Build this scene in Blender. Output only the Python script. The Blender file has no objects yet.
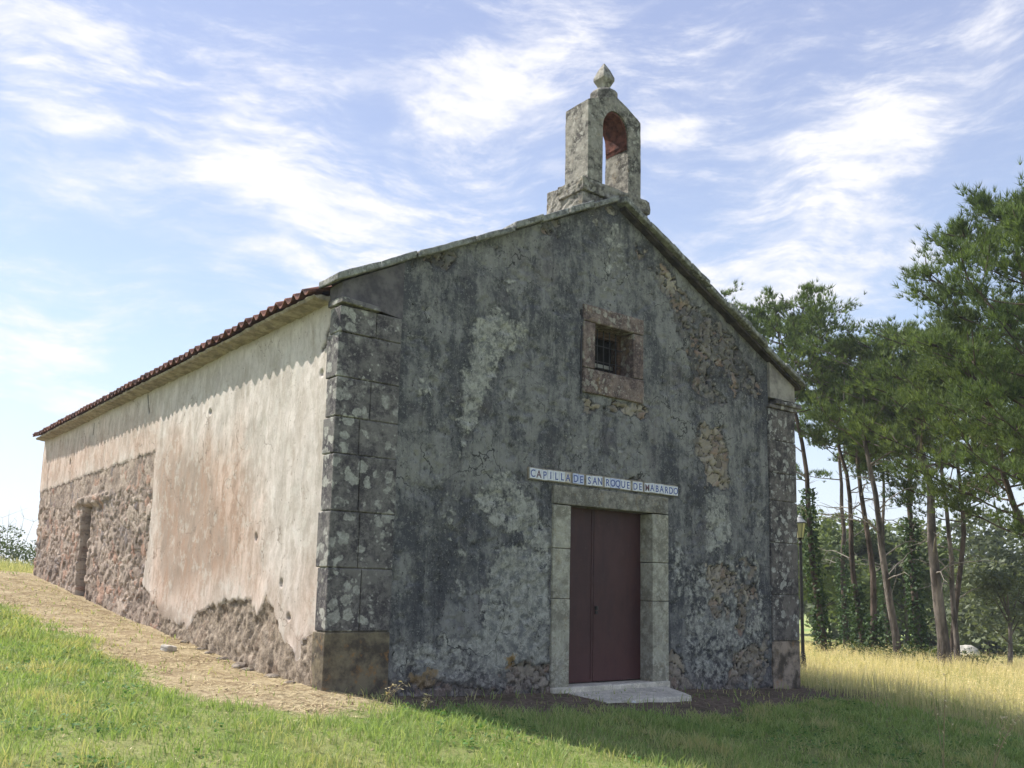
import bpy, math, random
import numpy as np
from mathutils import Vector, kdtree
random.seed(7)
S = bpy.context.scene
COL = S.collection
rng = np.random.default_rng(11)

# ------------------------------------------------------------------ camera calibration of the place
F, PIT, ROLL, YAW = 914.93, .1407, .0221, .6706
CAM = np.array([-5.3114, -10.2448, 1.2523]); PY = 74.95
fw = np.array([math.sin(YAW)*math.cos(PIT), math.cos(YAW)*math.cos(PIT), math.sin(PIT)])
rt = np.array([math.cos(YAW), -math.sin(YAW), 0]); up = np.cross(rt, fw)
RT = rt*math.cos(ROLL)+up*math.sin(ROLL); UP = -rt*math.sin(ROLL)+up*math.cos(ROLL)
def ray(u, v): return fw+RT*(u-512)/F-UP*(v-384-PY)/F
def hit(u, v, ax, val=0.0):
    d = ray(u, v); return CAM+(val-CAM[ax])/d[ax]*d
W, L, H = 9.74, 16.7, 5.0          # width, length, eaves height
XR, ZR = 4.87, 7.60                # ridge
def rake(x): return np.where(np.asarray(x) < XR, 5.09+(np.asarray(x)+.13)*(ZR-5.09)/(XR+.13), ZR-(np.asarray(x)-XR)*(ZR-5.22)/(9.9-XR))

# ------------------------------------------------------------------ small helpers
def tag(o, label=None, cat=None, group=None, kind=None):
    if label: o['label'] = label
    if cat: o['category'] = cat
    if group: o['group'] = group
    if kind: o['kind'] = kind
    return o
def empty(name, loc, label, cat, group=None, rz=0):
    o = bpy.data.objects.new(name, None); COL.objects.link(o)
    o.location = loc; o.rotation_euler = (0, 0, rz); o.empty_display_size = .3
    return tag(o, label, cat, group)
def link(name, me, m=None, parent=None, loc=(0, 0, 0)):
    o = bpy.data.objects.new(name, me); COL.objects.link(o)
    if m: me.materials.append(m)
    if parent: o.parent = parent
    o.location = loc
    return o
def mesh(name, V, Fc, smooth=False, attrs=None):
    V = np.asarray(V, dtype=np.float32); Fc = np.asarray(Fc, dtype=np.int32)
    me = bpy.data.meshes.new(name); n, k = Fc.shape
    me.vertices.add(len(V)); me.vertices.foreach_set('co', V.ravel())
    me.loops.add(n*k); me.loops.foreach_set('vertex_index', Fc.ravel())
    me.polygons.add(n); me.polygons.foreach_set('loop_start', np.arange(0, n*k, k, dtype=np.int32))
    try: me.polygons.foreach_set('loop_total', np.full(n, k, dtype=np.int32))
    except Exception: pass
    me.update(calc_edges=True); me.validate()
    me.polygons.foreach_set('use_smooth', np.full(n, smooth, dtype=bool))
    for a, arr in (attrs or {}).items():
        at = me.attributes.new(a, 'FLOAT', 'POINT'); at.data.foreach_set('value', np.asarray(arr, dtype=np.float32))
    me.update(); return me
class MB:                                   # collects boxes / tubes / lathes into one mesh
    def __init__(s): s.v = []; s.f = []
    def add(s, V, Fc):
        o = len(s.v); s.v += [tuple(map(float, p)) for p in V]; s.f += [tuple(int(i)+o for i in f) for f in Fc]
    def hexa(s, P): s.add(P, [(0, 3, 2, 1), (4, 5, 6, 7), (0, 1, 5, 4), (1, 2, 6, 5), (2, 3, 7, 6), (3, 0, 4, 7)])
    def box(s, x0, x1, y0, y1, z0, z1):
        s.hexa([(x0, y0, z0), (x1, y0, z0), (x1, y1, z0), (x0, y1, z0), (x0, y0, z1), (x1, y0, z1), (x1, y1, z1), (x0, y1, z1)])
    def tube(s, P, R, n=8, cap=True):
        V, Fc = tube(P, R, n); s.add(V, Fc)
        if cap:
            o = len(s.v)-len(V); s.f.append(tuple(o+i for i in range(n-1, -1, -1))); s.f.append(tuple(len(s.v)-n+i for i in range(n)))
    def lathe(s, c, prof, n=12, rot=0):
        V = []; Fc = []
        for r, z in prof:
            for i in range(n):
                a = rot+2*math.pi*i/n; V.append((c[0]+r*math.cos(a), c[1]+r*math.sin(a), c[2]+z))
        for j in range(len(prof)-1):
            for i in range(n): Fc.append((j*n+i, j*n+(i+1) % n, (j+1)*n+(i+1) % n, (j+1)*n+i))
        Fc.append(tuple(range(n-1, -1, -1))); Fc.append(tuple((len(prof)-1)*n+i for i in range(n)))
        s.add(V, Fc)
    def build(s, name, m, parent=None, smooth=False, bevel=0, loc=(0, 0, 0), rough=0, sub=0, seg=1):
        me = bpy.data.meshes.new(name); me.from_pydata(s.v, [], s.f); me.update()
        if smooth: me.polygons.foreach_set('use_smooth', [True]*len(me.polygons))
        o = link(name, me, m, parent, loc)
        if bevel:
            b = o.modifiers.new('b', 'BEVEL'); b.width = bevel; b.segments = seg; b.limit_method = 'ANGLE'
        if sub:
            b = o.modifiers.new('s', 'SUBSURF'); b.subdivision_type = 'SIMPLE'; b.levels = b.render_levels = sub
        if rough:
            t = bpy.data.textures.get('rough') or bpy.data.textures.new('rough', 'CLOUDS'); t.noise_scale = .12; t.noise_depth = 3
            d = o.modifiers.new('d', 'DISPLACE'); d.texture = t; d.strength = rough; d.texture_coords = 'GLOBAL'; d.mid_level = .5
        return o
def tube(P, R, n=8):
    P = np.asarray(P, float); R = np.broadcast_to(np.asarray(R, float), (len(P),))
    T = np.gradient(P, axis=0); T /= np.linalg.norm(T, axis=1)[:, None]+1e-9
    a = np.array([1., 0, 0]) if abs(T[:, 0]).mean() < .7 else np.array([0, 1., 0])
    U = np.cross(T, a); U /= np.linalg.norm(U, axis=1)[:, None]; Vv = np.cross(T, U)
    th = np.arange(n)*2*np.pi/n
    V = (P[:, None]+R[:, None, None]*(U[:, None]*np.cos(th)[None, :, None]+Vv[:, None]*np.sin(th)[None, :, None])).reshape(-1, 3)
    i = np.arange(n); j = (i+1) % n; Fc = []
    for k in range(len(P)-1): Fc.append(np.stack([k*n+i, k*n+j, (k+1)*n+j, (k+1)*n+i], 1))
    return V, np.concatenate(Fc)
def merge(parts):
    Vs = []; Fs = []; o = 0
    for V, Fc in parts: Vs.append(V); Fs.append(Fc+o); o += len(V)
    return np.concatenate(Vs), np.concatenate(Fs)

_perm = rng.random((64, 64, 64)).astype(np.float32)
def vnoise(x, y, z=0.0):
    x, y, z = np.broadcast_arrays(np.asarray(x, float), np.asarray(y, float), np.asarray(z, float))
    xi, yi, zi = np.floor(x).astype(int), np.floor(y).astype(int), np.floor(z).astype(int)
    fx, fy, fz = x-xi, y-yi, z-zi
    fx = fx*fx*(3-2*fx); fy = fy*fy*(3-2*fy); fz = fz*fz*(3-2*fz)
    r = 0
    for a in (0, 1):
        for b in (0, 1):
            for c in (0, 1):
                r = r+_perm[(xi+a) % 64, (yi+b) % 64, (zi+c) % 64]*(fx if a else 1-fx)*(fy if b else 1-fy)*(fz if c else 1-fz)
    return r
def fbm(x, y, z=0.0, o=4):
    r = 0; a = .5; t = 0
    for k in range(o):
        r = r+a*vnoise(np.asarray(x)*2**k+k*7.3, np.asarray(y)*2**k+k*3.1, np.asarray(z)*2**k); t += a; a *= .5
    return r/t
def sdist(px, py, poly):                    # signed distance to polygon, positive inside
    poly = np.asarray(poly, float); d = np.full(px.shape, 1e9); ins = np.zeros(px.shape, bool); n = len(poly)
    for i in range(n):
        a = poly[i]; b = poly[(i+1) % n]; e = b-a; l = (e**2).sum()+1e-12
        t = np.clip(((px-a[0])*e[0]+(py-a[1])*e[1])/l, 0, 1)
        d = np.minimum(d, np.hypot(px-a[0]-t*e[0], py-a[1]-t*e[1]))
        c = (a[1] > py) != (b[1] > py)
        with np.errstate(divide='ignore', invalid='ignore'):
            xx = (b[0]-a[0])*(py-a[1])/(b[1]-a[1]+1e-12)+a[0]
        ins ^= c & (px < xx)
    return np.where(ins, d, -d)
def soft(sd, w=.15): return np.clip(.5+sd/(2*w), 0, 1)
def smooth(e0, e1, x): t = np.clip((np.asarray(x)-e0)/(e1-e0), 0, 1); return t*t*(3-2*t)

# ------------------------------------------------------------------ materials
class G:
    def __init__(s, name, rough=.9, spec=.2):
        s.m = bpy.data.materials.new(name); s.m.use_nodes = True; s.t = s.m.node_tree
        s.b = s.t.nodes['Principled BSDF']; s.b.inputs['Roughness'].default_value = rough
        s.b.inputs['Specular IOR Level'].default_value = spec
        s.tc = s.t.nodes.new('ShaderNodeTexCoord'); s.P = s.tc.outputs['Object']
    def set(s, sock, v):
        if isinstance(v, bpy.types.NodeSocket): s.t.links.new(v, sock)
        elif v is not None:
            if sock.type == 'RGBA' and not isinstance(v, (int, float)) and len(v) == 3: v = (*v, 1)
            sock.default_value = v
    def math(s, op, a, b=None, c=None, clamp=False):
        n = s.t.nodes.new('ShaderNodeMath'); n.operation = op; n.use_clamp = clamp
        for i, x in enumerate((a, b, c)): s.set(n.inputs[i], x)
        return n.outputs[0]
    def map(s, scale=(1, 1, 1), loc=(0, 0, 0), rot=(0, 0, 0), v=None):
        n = s.t.nodes.new('ShaderNodeMapping'); s.set(n.inputs[0], v or s.P)
        n.inputs['Location'].default_value = loc; n.inputs['Rotation'].default_value = rot; n.inputs['Scale'].default_value = scale
        return n.outputs[0]
    def noise(s, scale, detail=4, rough=.6, v=None, dist=0, col=False):
        n = s.t.nodes.new('ShaderNodeTexNoise'); s.set(n.inputs['Vector'], v or s.P)
        n.inputs['Scale'].default_value = scale; n.inputs['Detail'].default_value = detail
        n.inputs['Roughness'].default_value = rough; n.inputs['Distortion'].default_value = dist
        return n.outputs['Color' if col else 'Fac']
    def vor(s, scale, feature='F1', v=None, rand=1, out='Distance'):
        n = s.t.nodes.new('ShaderNodeTexVoronoi'); s.set(n.inputs['Vector'], v or s.P)
        n.feature = feature; n.inputs['Scale'].default_value = scale; n.inputs['Randomness'].default_value = rand
        return n.outputs[out]
    def attr(s, name):
        n = s.t.nodes.new('ShaderNodeAttribute'); n.attribute_name = name; return n.outputs['Fac']
    def step(s, x, a, b, lo=0., hi=1.):
        n = s.t.nodes.new('ShaderNodeMapRange'); n.interpolation_type = 'SMOOTHSTEP'
        s.set(n.inputs[0], x); n.inputs[1].default_value = a; n.inputs[2].default_value = b
        n.inputs[3].default_value = lo; n.inputs[4].default_value = hi
        return n.outputs[0]
    def mix(s, f, a, b, mode='MIX'):
        n = s.t.nodes.new('ShaderNodeMix'); n.data_type = 'RGBA'; n.blend_type = mode
        s.set(n.inputs[0], f); s.set(n.inputs[6], a); s.set(n.inputs[7], b); return n.outputs[2]
    def warp(s, amt, scale, v=None):
        n = s.t.nodes.new('ShaderNodeVectorMath'); n.operation = 'MULTIPLY_ADD'
        s.set(n.inputs[0], s.noise(scale, 3, .6, v=v, col=True)); n.inputs[1].default_value = (amt,)*3; s.set(n.inputs[2], v or s.P)
        return n.outputs[0]
    def sep(s, v=None):
        n = s.t.nodes.new('ShaderNodeSeparateXYZ'); s.set(n.inputs[0], v or s.P); return n.outputs
    def col(s, c): s.set(s.b.inputs['Base Color'], c); return s
    def bump(s, h, strength=.5, dist=.02):
        n = s.t.nodes.new('ShaderNodeBump'); s.set(n.inputs['Height'], h)
        n.inputs['Strength'].default_value = strength; n.inputs['Distance'].default_value = dist
        s.set(s.b.inputs['Normal'], n.outputs[0]); return s

def facade_mat():
    g = G('weathered_grey_render')
    w = g.warp(.30, 2.6); w3 = g.warp(.10, 9)
    big = g.noise(.85, 6, .65, v=w); mid = g.noise(4.2, 8, .74, v=w); n9 = g.noise(11, 6, .75, v=w3); fine = g.noise(30, 4, .75)
    streak = g.noise(2.2, 8, .72, v=g.map((3.2, 1, .45), v=w))
    x = g.math('ADD', g.math('MULTIPLY', big, .42), g.math('ADD', g.math('MULTIPLY', mid, .34), g.math('MULTIPLY', streak, .34)))
    c = g.mix(g.step(x, .485, .615), (.074, .075, .082), (.245, .240, .225))
    c = g.mix(g.math('MULTIPLY', g.step(g.math('ADD', g.math('MULTIPLY', n9, .7), g.math('MULTIPLY', big, .3)), .50, .60), .6), c, (.26, .255, .23))
    c = g.mix(g.math('MULTIPLY', g.step(g.noise(8, 7, .8, v=g.map(loc=(3, 8, 2), v=w3)), .54, .64), .7), c, (.047, .045, .048))
    c = g.mix(g.math('MULTIPLY', g.step(g.noise(1.4, 5, .65, v=g.map(loc=(9, 3, 5))), .54, .68), .45), c, (.135, .118, .122))
    # lighter coats of render showing through, broken at their edges
    br = g.math('ADD', g.math('MULTIPLY', g.math('SUBTRACT', mid, .5), 1.5), g.math('MULTIPLY', g.math('SUBTRACT', n9, .5), 1.3))
    lt = g.math('ADD', g.attr('light'), br)
    ltc = g.mix(g.step(n9, .38, .62), (.25, .245, .215), (.46, .45, .39))
    ltc = g.mix(g.math('MULTIPLY', g.step(g.noise(6, 7, .78, v=g.map(loc=(2, 2, 9), v=w3)), .50, .60), .75), ltc, (.12, .128, .128))
    c = g.mix(g.step(lt, .50, .85, 0, .85), c, ltc)
    run = g.noise(1.2, 6, .7, v=g.map((9, 1, .22), (4, 0, 0), v=g.warp(.05, 5)))       # water runs and dark algae tears
    c = g.mix(g.math('MULTIPLY', g.step(run, .52, .66), .35), c, (.052, .05, .054))
    c = g.mix(g.math('MULTIPLY', g.step(run, .44, .34), .30), c, (.30, .29, .26))
    ck = g.vor(1.1, 'DISTANCE_TO_EDGE', v=g.warp(.5, 3)); c = g.mix(g.math('MULTIPLY', g.math('MULTIPLY', g.step(ck, .004, .012, 1, 0), g.step(big, .5, .6)), .8), c, (.02, .02, .02))
    # pale lichen dots
    for sc_, th, nl, am in ((8, .16, .56, .55), (19, .20, .52, .5), (34, .24, .50, .45)):
        sp = g.vor(sc_, v=g.warp(.10, 14)); c = g.mix(g.math('MULTIPLY', g.math('MULTIPLY', g.step(sp, th*.55, th, 1, 0), g.step(g.noise(1.7, 5, .7, v=g.map(loc=(sc_, 3, 3))), nl, nl+.10)), am), c, (.38, .38, .34))
    # pinholes and flakes
    c = g.mix(g.math('MULTIPLY', g.step(g.noise(15, 5, .8, v=g.map((1, 1, .6), (5, 5, 2))), .60, .64), .9), c, (.016, .015, .015))
    c = g.mix(g.math('MULTIPLY', g.step(g.noise(24, 4, .8, v=g.map(loc=(1, 5, 9))), .58, .64), .6), c, (.36, .36, .32))
    # bare rubble
    cell = g.attr('cell'); vd = g.attr('edge'); tn = g.step(g.attr('tan'), .3, .7)
    sc = g.mix(cell, g.mix(tn, (.085, .08, .078), (.19, .155, .12)), g.mix(tn, (.22, .195, .165), (.44, .38, .29)))
    sc = g.mix(g.math('MULTIPLY', g.step(g.math('FRACT', g.math('MULTIPLY', cell, 5.3)), .75, .85), .6), sc, (.30, .18, .12))
    sc = g.mix(g.math('MULTIPLY', g.step(mid, .50, .60), g.math('SUBTRACT', .75, g.math('MULTIPLY', tn, .4))), sc, (.13, .13, .125))
    sc = g.mix(g.math('MULTIPLY', g.step(n9, .54, .62), .6), sc, (.33, .31, .26))
    gap = g.math('MULTIPLY', g.step(vd, .1, .55, 1, 0), g.step(n9, .36, .50, .35, 1))
    sc = g.mix(gap, sc, (.032, .028, .025))
    rr = g.math('ADD', g.attr('rubble'), g.math('MULTIPLY', g.math('SUBTRACT', n9, .5), .45))
    rm = g.step(rr, .47, .55); rim = g.math('MULTIPLY', g.step(rr, .36, .46), g.math('SUBTRACT', 1, rm))
    c = g.mix(g.math('MULTIPLY', rm, g.step(n9, .36, .56, .55, 1)), c, sc); c = g.mix(g.math('MULTIPLY', rim, .5), c, (.04, .038, .037))
    oc = g.step(g.math('ADD', g.attr('ochre'), br), .55, .75)
    c = g.mix(g.math('MULTIPLY', oc, .75), c, (.30, .18, .045))
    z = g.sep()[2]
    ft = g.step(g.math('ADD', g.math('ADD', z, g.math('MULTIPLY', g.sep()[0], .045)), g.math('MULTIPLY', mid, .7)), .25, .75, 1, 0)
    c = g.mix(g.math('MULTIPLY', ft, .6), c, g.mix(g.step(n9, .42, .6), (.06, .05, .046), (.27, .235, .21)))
    g.col(c)
    h = g.math('ADD', g.math('MULTIPLY', mid, .7), g.math('ADD', g.math('MULTIPLY', n9, .5), g.math('MULTIPLY', fine, .25)))
    h = g.math('ADD', h, g.math('MULTIPLY', g.math('MULTIPLY', g.step(vd, 0, .8), rm), .8))
    h = g.math('ADD', h, g.math('MULTIPLY', rm, -.8)); h = g.math('ADD', h, g.step(lt, .52, .6, 0, .3))
    g.bump(h, .9, .03); return g.m

def side_mat():
    g = G('limewashed_side_wall_render')
    w = g.warp(.3, 2.5); y = g.sep()[1]; z = g.sep()[2]
    n1 = g.noise(.7, 5, .6, v=g.map((1, 1, .8), v=w)); n2 = g.noise(3.2, 6, .68, v=g.map((1, 1.4, .5), v=w)); fine = g.noise(22, 5, .75)
    c = g.mix(g.step(n2, .35, .7), (.45, .395, .34), (.67, .605, .55))
    pk = g.math('ADD', g.attr('pink'), g.math('MULTIPLY', g.math('SUBTRACT', n1, .5), 1.0))
    c = g.mix(g.step(pk, .10, .95, 0, .95), c, g.mix(g.step(n2, .38, .62), (.40, .26, .185), (.60, .445, .355)))
    dm = g.math('ADD', g.attr('damp_dark'), g.math('MULTIPLY', g.math('SUBTRACT', n2, .5), 1.1))
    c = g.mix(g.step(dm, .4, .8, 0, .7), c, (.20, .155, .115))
    c = g.mix(g.math('MULTIPLY', g.step(g.noise(2.4, 7, .75, v=g.map((1, 4, .3), (2, 3, 4), v=w)), .50, .66), .45), c, (.33, .26, .2))
    c = g.mix(g.math('MULTIPLY', g.step(g.noise(3.5, 8, .78, v=g.map(loc=(7, 3, 4))), .52, .60), .4), c, (.62, .585, .52))
    c = g.mix(g.math('MULTIPLY', g.step(g.noise(6, 8, .8, v=g.map(loc=(1, 3, 8))), .56, .62), .35), c, (.27, .21, .165))
    ck = g.vor(.9, 'DISTANCE_TO_EDGE', v=g.warp(.6, 2.5)); c = g.mix(g.math('MULTIPLY', g.math('MULTIPLY', g.step(ck, .003, .009, 1, 0), g.step(n1, .48, .55)), .6), c, (.16, .12, .09))
    c = g.mix(g.math('MULTIPLY', g.step(g.noise(14, 5, .8), .6, .69), .5), c, (.17, .13, .10))
    sp = g.vor(7, v=g.map(loc=(1, 2, 3))); c = g.mix(g.math('MULTIPLY', g.step(sp, .05, .09, 1, 0), .7), c, (.09, .06, .045))
    cell = g.attr('cell'); vd = g.attr('edge'); n9 = g.noise(10, 7, .78)
    sc = g.mix(cell, (.19, .145, .115), (.48, .385, .31))
    sc = g.mix(g.math('MULTIPLY', g.step(g.math('FRACT', g.math('MULTIPLY', cell, 5.3)), .8, .86), .6), sc, (.36, .17, .105))
    sc = g.mix(g.math('MULTIPLY', g.step(g.math('FRACT', g.math('MULTIPLY', cell, 9.1)), .88, .92), .6), sc, (.11, .10, .115))
    sc = g.mix(g.math('MULTIPLY', g.step(vd, .15, .6, 1, 0), .6), sc, (.30, .235, .185))
    sc = g.mix(g.math('MULTIPLY', g.math('MULTIPLY', g.step(vd, .05, .35, 1, 0), g.step(n9, .44, .54)), .9), sc, (.06, .045, .036))
    sc = g.mix(g.math('MULTIPLY', g.step(n9, .50, .62), .45), sc, (.50, .41, .33))
    sc = g.mix(g.math('MULTIPLY', g.step(g.noise(5, 7, .8, v=g.map((1, 1, .6), (4, 4, 4))), .54, .64), .45), sc, (.20, .145, .115))
    sc = g.mix(g.math('MULTIPLY', g.step(n2, .50, .64), .35), sc, (.48, .385, .32))
    sc = g.mix(g.math('MULTIPLY', g.step(n9, .36, .44, 1, 0), .8), sc, (.05, .038, .03))
    earth = g.mix(g.step(n9, .38, .62), (.12, .092, .066), (.38, .31, .235))
    sc = g.mix(g.math('MULTIPLY', g.step(g.attr('earth'), .4, .6), .85), sc, earth)
    rm = g.step(g.math('ADD', g.attr('rubble'), g.math('MULTIPLY', g.math('SUBTRACT', n9, .5), .2)), .46, .52)
    c = g.mix(rm, c, sc)
    c = g.mix(g.math('MULTIPLY', g.attr('crack_and_shade'), .9), c, (.03, .025, .02))
    g.col(c)
    h = g.math('ADD', g.math('MULTIPLY', n2, .5), g.math('MULTIPLY', fine, .3))
    h = g.math('ADD', h, g.math('MULTIPLY', g.math('ADD', g.math('MULTIPLY', n9, 1.6), g.noise(30, 4, .7)), g.math('MULTIPLY', rm, .9)))
    g.bump(h, .55, .03); return g.m

def stone_mat(name, dark=(.055, .05, .055), mid=(.17, .16, .145), lich=(.44, .44, .40), lam=.55, ochre=0., tanbase=False, lscale=7.):
    g = G(name)
    w = g.warp(.24, 6); n1 = g.noise(1.7, 5, .65, v=w); n2 = g.noise(7, 6, .7); fine = g.noise(60, 4, .75)
    c = g.mix(g.step(g.math('ADD', g.math('MULTIPLY', n1, .5), g.math('MULTIPLY', n2, .5)), .42, .58), dark, mid); n3 = g.noise(13, 7, .8, v=g.map(loc=(6, 1, 2)))
    c = g.mix(g.math('MULTIPLY', g.step(n3, .5, .6), .5), c, tuple(min(1, a*1.5) for a in mid))
    c = g.mix(g.math('MULTIPLY', g.step(fine, .45, .7), .35), c, mid)
    bl = g.step(g.vor(lscale, v=w), .34, .44, 1, 0); lm = g.math('MULTIPLY', bl, g.step(g.noise(1.1, 5, .7, v=g.map(loc=(4, 2, 7))), .44, .54))
    lm2 = g.math('MULTIPLY', g.step(g.vor(lscale*2.6, v=g.warp(.06, 18)), .2, .3, 1, 0), g.step(g.noise(2.2, 4, .65, v=g.map(loc=(1, 2, 3))), .45, .6))
    lc = g.mix(g.step(n3, .4, .6), tuple(a*.62 for a in lich), lich)
    c = g.mix(g.math('MULTIPLY', g.math('MAXIMUM', lm, lm2), lam), c, lc)
    c = g.mix(g.math('MULTIPLY', g.step(g.noise(15, 5, .8), .58, .68), .5), c, (.03, .028, .028))
    if tanbase:                                        # the lowest course is ochre brown
        z = g.sep()[2]; x = g.sep()[0]
        t = g.step(g.math('ADD', z, g.math('MULTIPLY', x, .0)), .665, .695, 1, 0) if tanbase == 1 else g.step(z, .395, .425, 1, 0)
        oc = g.mix(g.step(g.noise(3.2, 6, .7), .38, .62), (.085, .07, .055), (.23, .19, .125) if tanbase == 1 else (.36, .29, .23))
        oc = g.mix(g.math('MULTIPLY', g.step(g.noise(4, 5, .7, v=g.map(loc=(3, 9, 1))), .55, .68), .8), oc, (.33, .17, .06))
        c = g.mix(t, c, oc)
    if ochre: c = g.mix(g.math('MULTIPLY', g.step(g.noise(5, 5, .7, v=g.map(loc=(7, 7, 1))), .56, .68), ochre), c, (.34, .22, .07))
    g.col(c); g.bump(g.math('ADD', g.math('MULTIPLY', n2, .7), g.math('ADD', g.math('MULTIPLY', n3, .6), g.math('MULTIPLY', fine, .3))), .8, .022); return g.m

def simple(name, a, b, scale=8, rough=.85, spec=.2, bump=.3, bd=.01, metal=0, detail=5, stretch=(1, 1, 1)):
    g = G(name, rough, spec); n = g.noise(scale, detail, .65, v=g.map(stretch)); g.col(g.mix(g.step(n, .35, .65), a, b))
    g.b.inputs['Metallic'].default_value = metal
    if bump: g.bump(g.noise(scale*5, 5, .7, v=g.map(stretch)), bump, bd)
    return g.m

def leaf_mat(name, a, b, trans=.35, rough=.6, tipc=None, patch=None):
    g = G(name, rough, .25)
    c = g.mix(g.attr('tint'), a, b)
    if patch: c = g.mix(g.step(g.math('ADD', g.noise(patch[1], 5, .7), g.math('MULTIPLY', g.math('SUBTRACT', g.attr('tint'), .5), .25)), .47, .68), c, patch[0])
    if tipc: c = g.mix(g.attr('tip'), c, tipc)
    g.col(c)
    tr = g.t.nodes.new('ShaderNodeBsdfTranslucent'); g.set(tr.inputs[0], g.mix(1., c, (1.0, 1.0, .55), 'MULTIPLY'))
    mx = g.t.nodes.new('ShaderNodeMixShader'); mx.inputs[0].default_value = trans
    g.t.links.new(g.b.outputs[0], mx.inputs[1]); g.t.links.new(tr.outputs[0], mx.inputs[2])
    g.t.links.new(mx.outputs[0], g.t.nodes['Material Output'].inputs[0]); return g.m

def ground_mat():
    g = G('ground_soil_and_turf', .95, .1)
    n = g.noise(1.1, 6, .7); f = g.noise(14, 6, .75); ff = g.noise(60, 5, .8)
    lawn = g.mix(g.step(n, .35, .65), (.15, .21, .05), (.30, .31, .12))
    lawn = g.mix(g.math('MULTIPLY', g.step(f, .45, .65), .5), lawn, (.07, .065, .03))
    path = g.mix(g.step(f, .38, .62), (.26, .20, .115), (.50, .41, .255))
    path = g.mix(g.math('MULTIPLY', g.step(g.noise(2.2, 5, .7), .46, .58), .7), path, (.23, .165, .095))
    path = g.mix(g.math('MULTIPLY', g.step(ff, .5, .68), .6), path, (.56, .48, .33))
    earth = g.mix(g.step(f, .38, .62), (.11, .08, .06), (.23, .175, .13))
    earth = g.mix(g.math('MULTIPLY', g.step(ff, .55, .7), .5), earth, (.22, .17, .125))
    earth = g.mix(g.math('MULTIPLY', g.step(g.noise(2.7, 5, .7), .5, .62), .5), earth, (.06, .06, .03))
    mead = g.mix(g.step(n, .35, .65), (.28, .26, .10), (.42, .36, .18))
    far = g.mix(g.step(g.noise(.09, 5, .65), .4, .62), (.22, .30, .09), (.36, .37, .14))
    nz = g.math('MULTIPLY', g.math('SUBTRACT', g.noise(3.5, 6, .75), .5), .9)
    c = g.mix(g.step(g.attr('meadow'), .3, .7), lawn, mead)
    c = g.mix(g.step(g.attr('far'), .2, .9), c, far)
    c = g.mix(g.step(g.math('ADD', g.attr('path'), nz), .30, .75), c, path)
    c = g.mix(g.step(g.math('ADD', g.attr('earth'), nz), .30, .75), c, earth)
    g.col(c); g.bump(g.math('ADD', f, g.math('MULTIPLY', ff, .5)), .8, .03); return g.m

M = dict(
    facade=facade_mat(), side=side_mat(), ground=ground_mat(),
    quoin=stone_mat('lichened_granite', tanbase=1, dark=(.058, .052, .058), mid=(.185, .172, .160), lich=(.47, .46, .41), lam=.85, lscale=5.5),
    quoin_r=stone_mat('dark_granite', tanbase=2, dark=(.048, .044, .047), mid=(.16, .142, .13), lich=(.52, .51, .46), lam=.8, lscale=6.3),
    bell=stone_mat('mossy_bellcote_granite', (.055, .05, .045), (.29, .27, .23), (.48, .46, .40), .65, .2, lscale=10),
    winst=stone_mat('window_surround_granite', (.085, .062, .06), (.23, .175, .15), (.48, .46, .39), .6, .25, lscale=8),
    jamb=stone_mat('door_jamb_granite', (.22, .205, .16), (.41, .39, .31), (.50, .48, .41), .45, .2),
    coping=stone_mat('coping_stone', (.10, .10, .095), (.27, .27, .245), (.48, .48, .44), .7, .1, lscale=11),
    slab=stone_mat('doorstep_concrete', (.46, .42, .34), (.64, .59, .49), (.7, .66, .58), .3),
    tile=simple('old_clay_tile', (.075, .038, .032), (.24, .105, .072), 5, .85, .2, .4, .01),
    brick=simple('red_brick_lining', (.07, .03, .025), (.19, .075, .055), 9, .9, .1, .6, .02),
    mortar=simple('eaves_mortar', (.22, .19, .15), (.40, .35, .28), 6, .95, .1, .8, .03),
    plain=simple('plain_wall_render', (.30, .29, .26), (.45, .43, .38), 3, .95, .1, .5, .02),
    gable=simple('beige_gable_render', (.20, .18, .165), (.36, .33, .285), 4, .95, .1, .6, .02),
    purple=simple('mauve_grey_render', (.085, .078, .085), (.165, .15, .15), 4, .95, .1, .6, .02),
    black=simple('black_iron', (.012, .012, .013), (.03, .027, .025), 20, .5, .4, .2, .004),
    bark=simple('pine_bark', (.045, .035, .028), (.15, .115, .095), 4, .95, .1, .9, .04, stretch=(1, 1, .3)),
    bark_lit=simple('pale_sunlit_bark', (.06, .05, .044), (.24, .205, .18), 3, .95, .1, .9, .04, stretch=(1, 1, .3)),  # bark with sunlight put into its colour; also the young tree's pale stem
    twig=simple('dead_twig_bark', (.16, .14, .12), (.30, .27, .24), 6, .95, .1, .4, .01),
    needle=leaf_mat('pine_needles', (.036, .066, .026), (.21, .285, .09), .4),
    needle_b=leaf_mat('pine_needles_light', (.045, .08, .03), (.25, .32, .105), .4),
    ivy=leaf_mat('ivy_leaves', (.03, .06, .025), (.08, .13, .045), .25),
    broad=leaf_mat('broadleaf_foliage', (.09, .12, .055), (.20, .25, .10), .4),
    euca=leaf_mat('grey_green_foliage', (.11, .13, .085), (.22, .25, .16), .4),
    shrub=leaf_mat('shrub_foliage', (.035, .06, .022), (.11, .14, .045), .3),
    grass=leaf_mat('lawn_grass', (.18, .28, .08), (.46, .56, .22), .45, patch=((.58, .53, .28), .8)),
    meadow=leaf_mat('meadow_grass', (.26, .32, .12), (.60, .58, .32), .45, tipc=(.93, .77, .49)),
    straw=leaf_mat('dry_straw', (.42, .33, .18), (.72, .61, .38), .2),
    rock=simple('shaded_fieldstone', (.16, .13, .105), (.34, .29, .235), 7, .95, .1, .7, .02),  # fallen stones, wall shade put into their darker colour
)
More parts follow.
